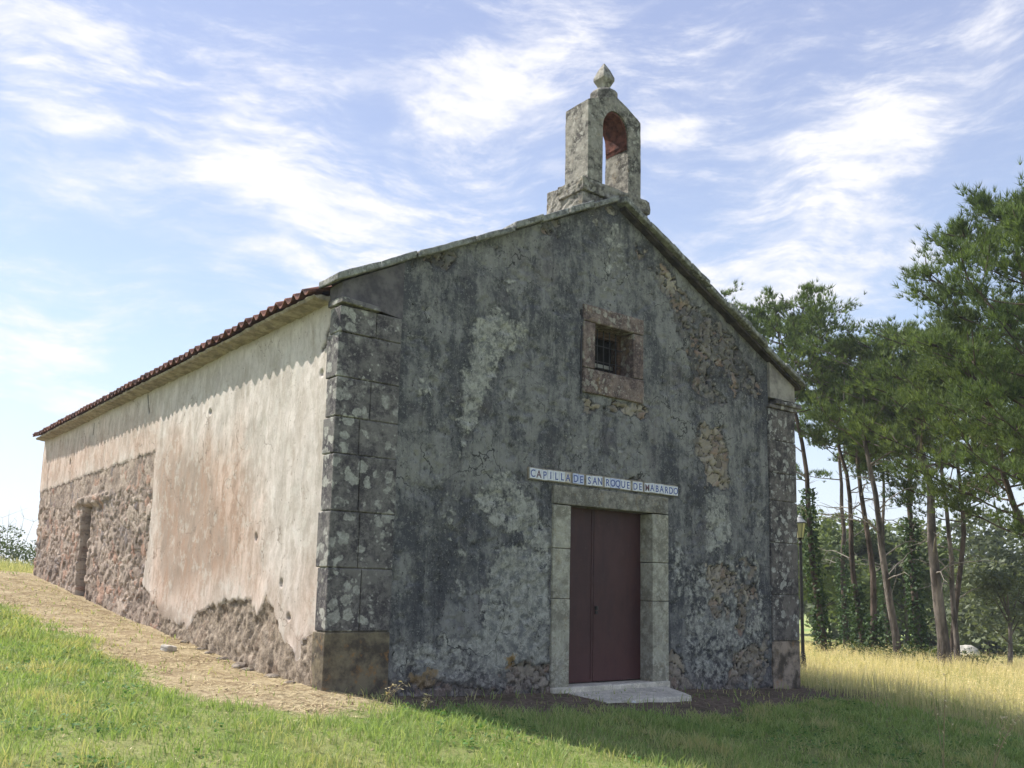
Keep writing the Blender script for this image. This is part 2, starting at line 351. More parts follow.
def door_mat():
    g = G('maroon_painted_metal', .55, .3); n = g.noise(2.2, 6, .7, v=g.map((1.6, 1, .5))); f = g.noise(24, 5, .7)
    c = g.mix(g.step(n, .35, .65), (.050, .022, .023), (.072, .031, .030))
    c = g.mix(g.step(g.math('SUBTRACT', 1.1, g.math('MULTIPLY', g.sep()[2], .6)), .5, 1.3, 0, .35), c, (.12, .04, .04))
    c = g.mix(g.math('MULTIPLY', g.step(f, .6, .72), .4), c, (.13, .09, .085)); g.col(c); g.bump(f, .12, .004); return g.m
M['door'] = door_mat()
def glaze(name, c1, c2, rough=.25):
    return simple(name, c1, c2, 14, rough, .5, .1, .002)
M['tile_white'] = glaze('white_glazed_tile', (.56, .57, .60), (.72, .73, .74)); M['tile_ochre'] = glaze('stained_glazed_tile', (.42, .36, .29), (.6, .56, .48))
M['tile_blue'] = glaze('blue_tinted_tile', (.34, .40, .60), (.62, .65, .74)); M['ink'] = glaze('blue_glaze', (.05, .07, .22), (.12, .16, .38)); M['ink_dark'] = glaze('brown_glaze', (.08, .03, .04), (.16, .08, .10))
def glass_mat():
    g = G('yellow_frosted_glass', .35, .5); g.col((.78, .72, .34)); g.b.inputs['Transmission Weight'].default_value = .35; return g.m
M['glass'] = glass_mat()

# ------------------------------------------------------------------ terrain
CT = np.array([(0, 0, 0), (0, 1.9, .05), (0, 4.7, .30), (0, 6.4, .40), (0, 10, .70), (0, 11.7, .86), (0, 16.7, 1.33),
    (1.1, 0, -.13), (3.2, 0, -.2), (5, 0, -.28), (7, 0, -.34), (8.3, 0, -.40), (9.74, 0, -.47), (9.74, 8, -.5), (9.74, 16, -.4), (5, 8, .1), (5, 16.7, .6),
    (1, -2, -.24), (1.5, -3, -.38), (2, -4, -.5), (10.7, -2, -.66), (11.3, -3.3, -.84), (5, -4, -.62), (8, -4, -.75), (4.9, -.9, -.36), (5, -8, -.9),
    (-5.3, -10.2, -.35), (-2, -5, -.36), (-1, -1.5, -.10), (-2, 1, .08), (-4, -2, -.08), (-4, 5, .40), (-2, 8, .60), (-4, 12, 1.02), (-2, 12, .95), (-4, 17, 1.38), (-1.5, 17, 1.36), (-10, 5, .6), (-12, 17, 1.5), (0, 22, 1.42), (-4, 23, 1.45), (-8, 32, 1.0), (0, 33, .9),
    (15, 2, -.72), (20, 5, -.85), (25, 0, -1.15), (30, 9, -1.25), (38, 15, -1.55), (20, 14, -.8), (60, 30, -2.7), (65, 5, -3.0), (42, -8, -2.2), (20, -10, -1.4), (34, 30, -1.4), (12, 40, .0), (-30, 40, .2), (-40, 0, 1), (-20, -20, -.3), (5, -25, -1.5), (40, 60, -2.2), (0, 60, -.8)], float)
def _phi(r2): return np.where(r2 > 0, .5*r2*np.log(np.maximum(r2, 1e-12)), 0)
_n = len(CT); _d = ((CT[:, None, :2]-CT[None, :, :2])**2).sum(-1); _K = _phi(_d)+np.eye(_n)*.02
_Pm = np.c_[np.ones(_n), CT[:, :2]]; _A = np.block([[_K, _Pm], [_Pm.T, np.zeros((3, 3))]])
_w = np.linalg.solve(_A, np.r_[CT[:, 2], 0, 0, 0])
def terrain(x, y, detail=True):
    x = np.asarray(x, float); y = np.asarray(y, float); sh = x.shape; xf = x.ravel(); yf = y.ravel(); z = np.empty_like(xf)
    for i in range(0, len(xf), 20000):
        a = xf[i:i+20000]; b = yf[i:i+20000]
        z[i:i+20000] = _phi((a[:, None]-CT[:, 0])**2+(b[:, None]-CT[:, 1])**2)@_w[:_n]+_w[_n]+_w[_n+1]*a+_w[_n+2]*b
    r = np.hypot(xf-10, yf-10); t = smooth(55, 85, r); z = z*(1-t)+(-3.2-.004*np.minimum(r, 600))*t
    if detail: z = z+(fbm(xf*.9, yf*.9)-.5)*.05*(1-t)+(fbm(xf*4, yf*4, 3)-.5)*.035*(1-t)
    return z.reshape(sh)
def ghit(u, v, off=0.0):
    d = ray(u, v); t0 = 4.; t = 4.
    for _ in range(1500):
        p = CAM+d*t
        if p[2] <= float(terrain(p[0], p[1], False))+off: break
        t0 = t; t *= 1.01
    return CAM+d*t
def spot(px, dist, off=0.0):                       # ground point under a column of the view, dist metres away
    d = ray(px, 590); d = d/np.hypot(d[0], d[1]); x, y = CAM[0]+d[0]*dist, CAM[1]+d[1]*dist
    return np.array([x, y, float(terrain(x, y))+off])

def axis(a0, a1, step, lo, hi, gr=1.22):
    c = list(np.arange(a0, a1+1e-6, step)); s = step; p = a1
    while p < hi: s *= gr; p += s; c.append(p)
    s = step; p = a0; pre = []
    while p > lo: s *= gr; p -= s; pre.append(p)
    return np.array(pre[::-1]+c)
gx = axis(-9, 16, .12, -420, 420); gy = axis(-9, 20, .12, -420, 420)
GX, GY = np.meshgrid(gx, gy, indexing='ij'); GZ = terrain(GX, GY)
pathpoly = [ghit(*p)[:2] for p in [(372, 714), (300, 712), (240, 704), (180, 690), (130, 665), (100, 651), (50, 624), (0, 604)]]+[(-9, 16), (-9, 19), (3, 21), (3, -.3), (1.3, -.75)]
earthpoly = [(.2, .5), (.3, -.9), (1.5, -1.25), (3.2, -1.35), (4.5, -1.7), (6, -1.55), (7.5, -1.35), (9, -1.0), (10.2, -1.15), (11.2, -1.2), (12.2, -.3), (11, .6), (9.9, .7)]
def masks(x, y):
    a = soft(sdist(x, y, pathpoly), .5); e = soft(sdist(x, y, earthpoly), .4)
    bare = soft(.45-np.hypot((x+4.0)/1.6, (y+4.0)/.55)+.0, .3)
    k = (fbm(np.asarray(x)*1.1, np.asarray(y)*1.1, 41)-.5)*.9+(fbm(np.asarray(x)*3.3, np.asarray(y)*3.3, 43)-.5)*.6
    a = np.clip(a+k*(a > .01)*(a < .99), 0, 1); e = np.clip(e+k*(e > .01)*(e < .99), 0, 1)
    return np.maximum(a*(1-e*.999), bare*.7), e
mead_edge = [ghit(*p)[:2] for p in [(803, 690), (850, 702), (910, 712), (960, 722), (1024, 738)]]
meadpoly = [(9.9, .9), *mead_edge, (16, -14), (60, -30), (60, 60), (10, 60)]
def meadow_mask(x, y): return soft(sdist(x, y, meadpoly), .5)
pm, em = masks(GX, GY); mm = meadow_mask(GX, GY); fm = smooth(36, 48, np.hypot(GX-CAM[0], GY-CAM[1]))
nx, ny = GX.shape; idx = np.arange(nx*ny).reshape(nx, ny)
Fg = np.stack([idx[:-1, :-1], idx[1:, :-1], idx[1:, 1:], idx[:-1, 1:]], -1).reshape(-1, 4)
o = link('ground', mesh('ground', np.stack([GX, GY, GZ], -1).reshape(-1, 3), Fg, True, dict(path=pm.ravel(), earth=em.ravel(), meadow=mm.ravel(), far=fm.ravel())), M['ground'])
tag(o, kind='structure')

# ------------------------------------------------------------------ chapel
chapel = empty('chapel', (0, 0, 0), 'old rendered stone chapel with dark weathered gable front, tiled roof and small bellcote', 'chapel')
def facade_uv(pts): return [(lambda p: (p[0], p[2]))(hit(u, v, 1)) for u, v in pts]
def side_uv(pts): return [(lambda p: (p[1], p[2]))(hit(u, v, 0)) for u, v in pts]
def stones(u, z, size, seed, squash=1.25):
    r = np.random.default_rng(seed); u0, u1, z0, z1 = u.min()-1, u.max()+1, z.min()-1, z.max()+1
    nu, nz = int((u1-u0)/size), int((z1-z0)*squash/size)
    kd = kdtree.KDTree(nu*nz); k = 0
    for i in range(nu):
        for j in range(nz):
            kd.insert((u0+(i+.5+r.uniform(-.42, .42))*size, (z0*squash+(j+.5+r.uniform(-.42, .42))*size), 0), k); k += 1
    kd.balance(); hgt = r.random(nu*nz); out = np.zeros(len(u)); cid = np.zeros(len(u)); edg = np.zeros(len(u))
    wu = u+(fbm(u*3.5, z*3.5, seed)-.5)*size*2.2+(fbm(u*13, z*13, seed)-.5)*size*.6; wz = z+(fbm(u*3.5, z*3.5, seed+9.)-.5)*size*2.2+(fbm(u*13, z*13, seed+4.)-.5)*size*.6
    for i, (a, b) in enumerate(zip(wu, wz)):
        q = kd.find_n((a, b*squash, 0), 2); e = min(1, (q[1][2]-q[0][2])/(size*.26)); out[i] = (.35+.65*hgt[q[0][1]])*(e**.6); cid[i] = (hgt[q[0][1]]*7.13) % 1; edg[i] = e
    return out*(.75+.5*fbm(u*8, z*8, seed+2.)), cid, edg
def grid(u0, u1, z0, z1, st):
    us = np.linspace(u0, u1, int(round((u1-u0)/st))+1); zs = np.linspace(z0, z1, int(round((z1-z0)/st))+1)
    U, Z = np.meshgrid(us, zs, indexing='ij'); return U, Z
# front wall
U, Z = grid(.80, 8.96, -1.0, 7.7, .026)
wob = (fbm(U*3, Z*3, 1)-.5)*.25
wob2 = (fbm(U*9, Z*9, 5)-.5)*.14
def fm_(polys, w=.12):
    r = np.zeros(U.shape)
    for p, s in polys: r = np.maximum(r, s*soft(sdist(U+wob+wob2, Z+wob*.7-wob2, facade_uv(p)), w))
    return r
light = fm_([([(462, 318), (500, 305), (528, 318), (532, 350), (505, 362), (492, 395), (474, 432), (466, 470), (456, 462), (459, 430), (452, 400), (462, 370)], .80),
    ([(466, 350), (482, 355), (484, 420), (470, 445), (456, 425), (455, 380)], .85), ([(470, 492), (500, 468), (520, 470), (552, 530), (552, 560), (510, 540), (480, 520)], .85),
    ([(500, 540), (552, 545), (552, 690), (500, 690), (470, 650), (478, 590)], .9), ([(412, 372), (434, 376), (436, 400), (418, 398)], .85), ([(416, 300), (440, 298), (436, 330), (420, 330)], .65), ([(508, 380), (524, 384), (520, 402), (508, 400)], .8),
    ([(395, 640), (470, 630), (545, 650), (545, 690), (395, 690)], .72), ([(668, 530), (690, 540), (695, 600), (668, 610)], .62), ([(702, 488), (726, 492), (734, 545), (705, 560)], .85),
    ([(690, 560), (760, 545), (768, 600), (765, 690), (700, 690), (680, 650)], .68), ([(588, 216), (620, 214), (640, 290), (600, 296)], .58), ([(752, 508), (768, 512), (768, 530), (752, 528)], .8), ([(500, 256), (520, 254), (516, 300), (500, 300)], .6), ([(540, 400), (600, 420), (640, 460), (560, 462)], .45), ([(440, 470), (470, 480), (470, 600), (430, 640), (420, 560)], .5)], .16)
rub = fm_([([(703, 420), (722, 424), (732, 488), (706, 486), (697, 450)], 1.), ([(704, 566), (738, 552), (762, 566), (756, 606), (742, 640), (708, 612)], .56),
    ([(667, 640), (684, 652), (692, 694), (667, 694)], 1.), ([(496, 672), (520, 655), (551, 662), (551, 700), (500, 700)], .8), ([(395, 684), (440, 680), (500, 684), (500, 705), (395, 705)], .9), ([(584, 396), (645, 408), (646, 418), (590, 410)], .95),
    ([(600, 203), (622, 204), (648, 240), (700, 300), (768, 385), (768, 400), (740, 400), (690, 345), (655, 285), (618, 232), (595, 214)], .58), ([(680, 320), (720, 330), (765, 380), (765, 410), (700, 400), (668, 360)], .46),
    ([(400, 262), (600, 206), (600, 218), (500, 250), (402, 284)], .4), ([(600, 468), (655, 478), (652, 492), (575, 486)], .6), ([(500, 694), (800, 684), (800, 712), (500, 712)], .8), ([(730, 650), (768, 640), (768, 690), (725, 690)], .62)], .14)
tan = fm_([([(700, 416), (726, 420), (735, 490), (702, 490)], 1.), ([(698, 556), (742, 548), (766, 566), (760, 612), (742, 644), (700, 612)], 1.), ([(664, 636), (688, 648), (696, 700), (664, 700)], 1.), ([(580, 394), (648, 406), (650, 420), (580, 412)], 1.), ([(600, 203), (640, 230), (700, 300), (690, 312), (630, 245), (595, 216)], .8), ([(728, 645), (770, 640), (770, 695), (725, 695)], .8), ([(490, 665), (552, 655), (552, 705), (490, 705)], .8)], .2)
och = fm_([([(404, 670), (436, 668), (436, 690), (408, 690)], .8), ([(506, 654), (516, 656), (514, 674), (504, 672)], .9), ([(555, 490), (585, 495), (580, 505), (556, 500)], .4)], .1)
rub = np.where(rub > .02, rub+(fbm(U*2.6, Z*2.6, 33)-.5)*1.1+(fbm(U*9, Z*9, 2)-.5)*.7, 0); deep = smooth(.46, .56, rub)
st = np.zeros(U.shape); cell = st.copy(); edge = st.copy(); sel = deep > .02
st[sel], cell[sel], edge[sel] = stones(U[sel], Z[sel], .23, 3)
dep = (fbm(U*1.3, Z*1.3)-.5)*.05+(fbm(U*7, Z*7, 4)-.5)*.012+deep*(-.05+st*.055)
dep -= .02*smooth(.6, .66, fbm(U*5, Z*6, 8))      # flaked spots
dep += .03*smooth(.35, .0, Z+.045*U+.12)          # thick foot
V = np.stack([U, -dep, Z], -1).reshape(-1, 3)
nu, nz = U.shape; idx = np.arange(nu*nz).reshape(nu, nz)
uc = (U[:-1, :-1]+U[1:, 1:])/2; zc = (Z[:-1, :-1]+Z[1:, 1:])/2
keep = (zc < rake(uc)-.01) & ~((uc > 3.75) & (uc < 5.93) & (zc > -.9) & (zc < 2.66)) & ~((uc > 4.3) & (uc < 5.4) & (zc > 4.5) & (zc < 5.6))
Fa = np.stack([idx[:-1, :-1], idx[1:, :-1], idx[1:, 1:], idx[:-1, 1:]], -1)[keep]
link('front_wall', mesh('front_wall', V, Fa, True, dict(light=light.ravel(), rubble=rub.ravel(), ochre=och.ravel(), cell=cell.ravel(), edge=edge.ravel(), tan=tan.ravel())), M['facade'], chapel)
# lit side wall
U, Z = grid(.18, L, -.4, 5.0, .032)
wob = (fbm(U*3, Z*3, 11)-.5)*.22; wob2 = (fbm(U*11, Z*11, 15)-.5)*.16
def sm_(polys, w=.12):
    r = np.zeros(U.shape)
    for p, s in polys: r = np.maximum(r, s*soft(sdist(U+wob+wob2, Z+wob-wob2, side_uv(p)), w))
    return r
old = [(20, 500), (155, 450), (150, 520), (142, 585), (160, 612), (172, 640), (150, 660), (20, 600)]
rub = np.maximum(soft(sdist(U+wob*.5, Z+wob2*.3, side_uv(old)), .12), sm_([([(184, 642), (196, 618), (214, 604), (222, 606), (240, 597), (248, 600), (256, 614), (262, 603), (268, 594), (276, 612), (282, 630), (292, 648), (300, 656), (303, 634), (310, 628), (322, 634), (330, 720), (180, 680)], 1.)], .07))
rub = np.maximum(rub, soft(.16-(Z-terrain(U*0-.1, U, False)-.05)+wob, .1))
rub = np.where(rub > .02, rub+(fbm(U*4, Z*4, 33)-.5)*.35+(fbm(U*12, Z*12, 5)-.5)*.3, 0)
ledge = smooth(3.02, 3.12, Z+.06*(fbm(U*2, U*0, 4)-.5))*(U > 7)
earth = soft(6.2-U, .5)
pink = sm_([([(150, 450), (240, 430), (262, 520), (258, 590), (150, 640)], .85), ([(38, 455), (160, 420), (160, 452), (38, 495)], .95), ([(300, 560), (330, 560), (330, 640), (295, 640)], .7), ([(260, 590), (300, 600), (290, 620)], .5)], .9)
damp_dark = sm_([([(155, 430), (215, 440), (235, 520), (240, 580), (160, 620), (150, 500)], .62)], .5)
damp_dark = np.maximum(damp_dark, .8*smooth(.9, .2, Z-terrain(U*0-.1, U, False))*smooth(3, 6, U))
damp_dark = np.maximum(damp_dark, .62*smooth(4.55, 4.95, Z))  # browner towards the wall top
crack_and_shade = np.zeros(U.shape)
for a, b in (((334, 322), (327, 335)), ((327, 335), (328, 342)), ((328, 342), (322, 350)), ((94, 424), (93, 434)), ((147, 395), (149, 412))):
    a = side_uv([a])[0]; b = side_uv([b])[0]; t = np.clip(((U-a[0])*(b[0]-a[0])+(Z-a[1])*(b[1]-a[1]))/((b[0]-a[0])**2+(b[1]-a[1])**2), 0, 1)
    crack_and_shade = np.maximum(crack_and_shade, smooth(.045, .015, np.hypot(U-a[0]-t*(b[0]-a[0]), Z-a[1]-t*(b[1]-a[1]))))
deep = smooth(.46, .54, rub)
st = np.zeros(U.shape); cell = st.copy(); edge = st.copy(); sel = deep > .02; st[sel], cell[sel], edge[sel] = stones(U[sel], Z[sel], .27, 5)
cl = fbm(U*5, Z*5, 9)
dep = (fbm(U*.8, Z*.8, 21)-.5)*.06+(fbm(U*6, Z*4, 24)-.5)*.014+deep*(-.07+np.where(U > 6.2, (st*.07+fbm(U*9, Z*6, 3)*.02)*(1-.6*ledge)+.03*ledge, -.035+st*.02+cl*.05+fbm(U*14, Z*10, 6)*.08+.045*smooth(.8, .1, Z)))
for px in ((211, 412), (322, 373), (256, 537), (283, 583), (70, 462), (291, 617)):
    a = side_uv([px])[0]; hole = smooth(.05, .02, np.hypot(U-a[0], Z-a[1])*(1 if px[0] > 200 else .6)); dep -= .12*hole; crack_and_shade = np.maximum(crack_and_shade, hole*.8)  # pits are also coloured dark, shade painted into them
dep -= crack_and_shade*.02
door = smooth(.0, .04, np.minimum(np.minimum(U-10.55, 12.0-U), np.minimum(Z+.2, 2.88-Z))); slot = smooth(.0, .04, np.minimum(np.minimum(U-11.55, 12.0-U), np.minimum(Z-.5, 2.88-Z))); dep -= .03*door+.18*slot; crack_and_shade = np.maximum(crack_and_shade, slot*.75)     # blocked doorway; the shadow in its slot is also painted dark
dep += .06*smooth(.0, .03, np.minimum(np.minimum(U-12.0, 12.45-U), 3.1-Z))+.05*smooth(0, .03, np.minimum(np.minimum(U-10.3, 12.45-U), np.minimum(Z-2.9, 3.12-Z)))
dep += .025*smooth(15.9, 16.0, U)
rub = rub*(1-.0*door); x_foot = -.03*smooth(1.5, 0, Z)
V = np.stack([-dep+x_foot, U, Z], -1).reshape(-1, 3); nu, nz = U.shape; idx = np.arange(nu*nz).reshape(nu, nz)
Fa = np.stack([idx[:-1, :-1], idx[:-1, 1:], idx[1:, 1:], idx[1:, :-1]], -1).reshape(-1, 4)
tag(link('side_wall', mesh('side_wall', V, Fa, True, dict(rubble=rub.ravel(), pink=pink.ravel(), damp_dark=damp_dark.ravel(), crack_and_shade=crack_and_shade.ravel(), earth=earth.ravel(), cell=cell.ravel(), edge=edge.ravel())), M['side'], chapel), 'sunlit cream and pink side wall with bare rubble patches and a blocked doorway')
# rear and far walls
b = MB(); b.box(W-.45, W, .3, L, -1, 4.98); b.build('side_wall', M['plain'], chapel)
b = MB(); y0, y1 = L-.4, L
b.add([(0.02, y0, -.5), (W-.46, y0, -.5), (W-.46, y0, 4.95), (XR, y0, 7.45), (.02, y0, 4.95), (0.02, y1, -.5), (W-.46, y1, -.5), (W-.46, y1, 4.95), (XR, y1, 7.45), (.02, y1, 4.95)],
      [(0, 1, 2, 3, 4), (9, 8, 7, 6, 5), (0, 5, 6, 1), (1, 6, 7, 2), (2, 7, 8, 3), (3, 8, 9, 4), (4, 9, 5, 0)]); b.build('rear_wall', M['plain'], chapel)
# pilasters built of blocks, with real joints
def blocks(name, x0, x1, zs, splits, m, ysides, proud, lean=0, lab=None):
    b = MB(); r = random.Random(5)
    for k in range(len(zs)-1):
        za, zb = zs[k]+.006, zs[k+1]-.006; cuts = [x0]+splits[k]+[x1]
        for i in range(len(cuts)-1):
            xa, xb = cuts[i]+(.005 if i else 0), cuts[i+1]-(.005 if i < len(cuts)-2 else 0); p = proud+r.uniform(-.006, .008)
            o = r.uniform(-.006, .006) if i == 0 and x0 < 1 else 0
            b.box(xa+o, xb, -p, ysides[k % 2] if i == 0 or x0 > 1 else .24, za, zb)
    o = b.build(name, m, chapel, bevel=.014, sub=0, seg=2)
    b2 = MB(); b2.box(x0+.02, x1-.02, -proud+.025, .22, zs[0], zs[-1]-.02); o2 = None
    v0 = len(b.v); me = o.data
    import bmesh
    bm = bmesh.new(); bm.from_mesh(me); b3 = [bm.verts.new(p) for p in b2.v]
    for f in b2.f: bm.faces.new([b3[i] for i in f])
    bm.to_mesh(me); bm.free()
    if lab: o['label'] = lab
    return o
blocks('pilaster', -.05, .87, [-.6, .68, 1.46, 2.16, 2.88, 3.35, 3.86, 4.44, 4.79], [[], [.42], [.36], [.33], [.30], [.44], [], [.48]], M['quoin'], (.29, .25), .035, lab='lichen-spotted corner pilaster with an ochre brown foot block')
blocks('pilaster', 8.90, 9.73, [-.9, .41, 1.25, 2.2, 2.98, 3.5, 4.12, 4.72], [[], [], [], [], [], [], []], M['quoin_r'], (.4, .45), .035, lab='dark corner pilaster with an orange-stained foot block')
b = MB(); b.hexa([(-.06, -.10, 4.815), (.50, -.10, 4.79), (.50, .30, 4.79), (-.06, .30, 4.815), (-.06, -.10, 4.885), (.50, -.09, 4.855), (.50, .30, 4.87), (-.06, .30, 4.90)]); b.build('capital', M['quoin'], chapel, bevel=.006, rough=.012, sub=3)
b = MB(); b.box(8.90, 9.78, -.06, .40, 4.73, 4.80); b.box(9.05, 9.86, -.10, .40, 4.81, 4.89); b.build('capital', M['quoin_r'], chapel, bevel=.012, seg=2, rough=.04, sub=3)
b = MB(); b.add([(-.03, -.02, 4.91), (.88, -.02, 4.78), (.88, -.02, 5.57), (-.03, -.02, 5.10), (-.03, .32, 4.91), (.88, .32, 4.78), (.88, .32, 5.57), (-.03, .32, 5.10)],
    [(0, 1, 2, 3), (7, 6, 5, 4), (0, 4, 5, 1), (1, 5, 6, 2), (2, 6, 7, 3), (3, 7, 4, 0)]); b.build('gable_shoulder', M['purple'], chapel)
b = MB(); b.add([(8.93, -.045, 4.92), (9.72, -.045, 4.92), (9.72, -.045, 5.28), (8.93, -.045, 5.64), (8.93, .32, 4.92), (9.72, .32, 4.92), (9.72, .32, 5.28), (8.93, .32, 5.64)],
    [(0, 1, 2, 3), (7, 6, 5, 4), (0, 4, 5, 1), (1, 5, 6, 2), (2, 6, 7, 3), (3, 7, 4, 0)]); b.build('gable_shoulder', M['gable'], chapel)
# coping stones along the rake
def coping(xa, xb, n, seed, y0=-.14):
    b = MB(); r = random.Random(seed); xs = [xa+(xb-xa)*i/n+(r.uniform(-.08, .08) if 0 < i < n else 0) for i in range(n+1)]
    for i in range(n):
        a, c = sorted((xs[i], xs[i+1])); a += .006; c -= .006; o = r.uniform(-.02, .018); t = r.uniform(.075, .10); yy = y0+r.uniform(-.03, .03); tl = r.uniform(-.012, .012)
        za, zb = float(rake(a))+o, float(rake(c))+o+tl
        b.hexa([(a, yy, za-.012), (c, yy+r.uniform(-.02, .02), zb-.012), (c, .42, zb), (a, .42, za), (a, yy, za+t), (c, yy, zb+t), (c, .42, zb+t), (a, .42, za+t)])
    return b.build('coping', M['coping'], chapel, bevel=.02, seg=2, rough=.03, sub=2)
coping(-.16, XR-.02, 9, 2); coping(9.84, XR+.02, 9, 4, -.22)
b = MB()                                                # battens / tile edge under the right-hand coping, shade put into their colour
for i in range(12):
    a = XR+.1+i*.405; c = a+.39; b.hexa([(a, -.13, float(rake(a))-.075), (c, -.13, float(rake(c))-.085), (c, .3, float(rake(c))-.085), (a, .3, float(rake(a))-.075), (a, -.13, float(rake(a))-.016), (c, -.13, float(rake(c))-.016), (c, .3, float(rake(c))-.016), (a, .3, float(rake(a))-.016)])
b.build('verge_tiles', simple('shade_dark_verge', (.03, .027, .026), (.075, .062, .055), 6, .95), chapel, rough=.02)
# tiled roof slopes
def roof(side):
    per = .262; ny_ = int((L+.15-.40)/per*10); ys = np.linspace(.40, L+.15, ny_); nr = 15
    sx = (-.31, XR) if side < 0 else (9.98, XR); zb0 = 4.99 if side < 0 else 5.13; zt = ZR+.03
    rows = []
    for k in range(nr):
        for t, lift in ((0., .045), (.98, .0)): rows.append(((k+t)/nr, lift))
    s = np.array([a for a, _ in rows]); lf = np.array([b_ for _, b_ in rows]); S_, Y_ = np.meshgrid(s, ys, indexing='ij'); Lf = lf[:, None]+0*Y_
    ph = (Y_/per+.13*np.sin(np.floor(S_*nr)*3.7)*.2) % 1; prof = np.where(ph < .5, .058*np.sin(ph*2*np.pi), .034*np.sin(ph*2*np.pi))
    jit = (vnoise(np.floor(Y_/per)*1.7, np.floor(S_*nr+.01)*1.3, 2)-.5)*.03
    X_ = sx[0]+(sx[1]-sx[0])*S_+jit*np.sign(sx[0]-sx[1])*(S_ < .05); Zz = zb0+(zt-zb0)*S_+prof+Lf+jit*.5
    top = np.stack([X_, Y_, Zz], -1); bot = top.copy(); bot[..., 2] -= .022
    V = np.concatenate([top.reshape(-1, 3), bot.reshape(-1, 3)]); a, c = S_.shape; idx = np.arange(a*c).reshape(a, c); n = a*c
    q = np.stack([idx[:-1, :-1], idx[1:, :-1], idx[1:, 1:], idx[:-1, 1:]], -1).reshape(-1, 4)
    e = np.stack([idx[0, :-1], idx[0, 1:], idx[0, 1:]+n, idx[0, :-1]+n], -1)
    e2 = np.stack([idx[:-1, 0], idx[1:, 0], idx[1:, 0]+n, idx[:-1, 0]+n], -1); e3 = np.stack([idx[:-1, -1], idx[1:, -1], idx[1:, -1]+n, idx[:-1, -1]+n], -1)
    link('tiled_roof', mesh('tiled_roof', V, np.concatenate([q, (q+n)[:, ::-1], e, e2, e3]), False), M['tile'], chapel)
roof(-1); roof(1)
b = MB(); n = 14                                        # rough mortar eaves course
for i in range(n):
    a = .3+(L-.3)*i/n; c = a+(L-.3)/n; r_ = random.uniform(-.02, .02)
    b.hexa([(-.24+r_*.4, a, 4.925), (-.24+r_*.4, c, 4.925), (.25, c, 4.86), (.25, a, 4.86), (-.265+r_*.4, a, 4.955), (-.265+r_*.4, c, 4.955), (.25, c, 4.985), (.25, a, 4.985)])
b.build('eaves_course', M['mortar'], chapel, rough=.06, sub=4)
b = MB(); b.box(W-.3, W+.16, .46, L, 4.97, 5.08); b.build('eaves_course', M['mortar'], chapel)
b = MB(); b.box(.25, W-.4, .45, L-.45, 4.90, 4.96); b.build('ceiling', M['plain'], chapel)
b = MB(); b.tube([(XR, 1.0, ZR+.05), (XR, L+.1, ZR+.05)], .11, 10); b.build('ridge_tiles', M['tile'], chapel)
# door surround, threshold, leaves
def course(name, x0, x1, zs, m, y0, y1, parent, bev=.012):
    b = MB()
    for k in range(len(zs)-1): b.box(x0+random.uniform(-.004, .004), x1, y0+random.uniform(-.004, .004), y1, zs[k]+.004, zs[k+1]-.004)
    return b.build(name, m, parent, bevel=bev, seg=2)
fr = MB(); dfr = course('door_jamb', 3.60, 3.94, [-.5, 1.12, 1.86, 2.51], M['jamb'], -.04, .5, chapel)
course('door_jamb', 5.73, 6.11, [-.5, 1.10, 1.72, 2.51], M['jamb'], -.04, .5, chapel)
b = MB(); b.box(3.60, 6.12, -.035, .5, 2.52, 2.80); b.build('door_lintel', stone_mat('lintel_granite', (.13, .12, .10), (.29, .27, .225), (.42, .41, .35), .4, .3), chapel, bevel=.015, seg=2)
b = MB(); b.box(3.58, 4.78, -.10, .6, -.5, -.155); b.box(4.79, 6.10, -.09, .6, -.5, -.16); b.build('threshold', M['slab'], chapel, bevel=.02, seg=2, rough=.012, sub=2)
for x0, x1 in ((3.93, 4.672), (4.678, 5.74)):
    b = MB(); b.box(x0, x1, .23, .27, -.14, 2.53); lf_ = b.build('door_leaf', M['door'], chapel, bevel=.004)
    if x0 < 4: 
        b = MB(); b.box(x1-.05, x1-.012, .222, .229, -.1, 2.5); b.build('cover_strip', M['door'], lf_)
    else:
        b = MB(); b.lathe((0, 0, 0), [(.006, -.03), (.028, -.028), (.03, .0), (.028, .03), (.006, .032)], 10); k = b.build('handle', M['black'], lf_, loc=(x0+.05, .212, .98))
        b = MB(); b.box(-.02, .02, -.012, 0.006, -.09, -.045); b.build('lock_plate', M['black'], lf_, loc=(x0+.05, .215, .98))
# window
wf = MB(); wx0, wx1, wz0, wz1 = 4.17, 5.52, 4.30, 5.72
wf.box(wx0, 4.42, -.035, .5, 4.70, 5.44); wf.box(5.28, wx1, -.035, .5, 4.70, 5.44); wf.box(wx0, wx1, -.04, .5, 5.45, wz1); wf.box(wx0, wx1, -.045, .5, wz0, 4.69)
win = wf.build('window_surround', M['winst'], chapel, bevel=.018, seg=2, rough=.01, sub=1)
b = MB(); b.box(4.42, 5.28, .26, .34, 4.70, 4.76); b.box(4.42, 5.28, .26, .34, 5.34, 5.45); b.box(4.42, 4.48, .26, .34, 4.76, 5.34); b.box(5.20, 5.28, .26, .34, 4.76, 5.34)
b.build('window_frame', simple('dark_brown_timber', (.05, .03, .022), (.12, .075, .05), 8, .8, .2, .3, .01, stretch=(1, 1, 4)), win)
b = MB()
for x in np.linspace(4.56, 5.12, 5): b.tube([(x, .22, 4.69), (x, .22, 5.45)], .009, 6)
for z in (4.92, 5.18): b.tube([(4.42, .22, z), (5.28, .22, z)], .008, 6)
b.build('window_bars', M['black'], win)
b = MB(); b.box(4.1, 5.6, .5, .62, 4.2, 5.8); b.build('dark_interior_backing', simple('unlit_interior_black', (.01, .01, .01), (.02, .018, .016), 6), win)  # near-black sheet added to stand in for the unlit interior
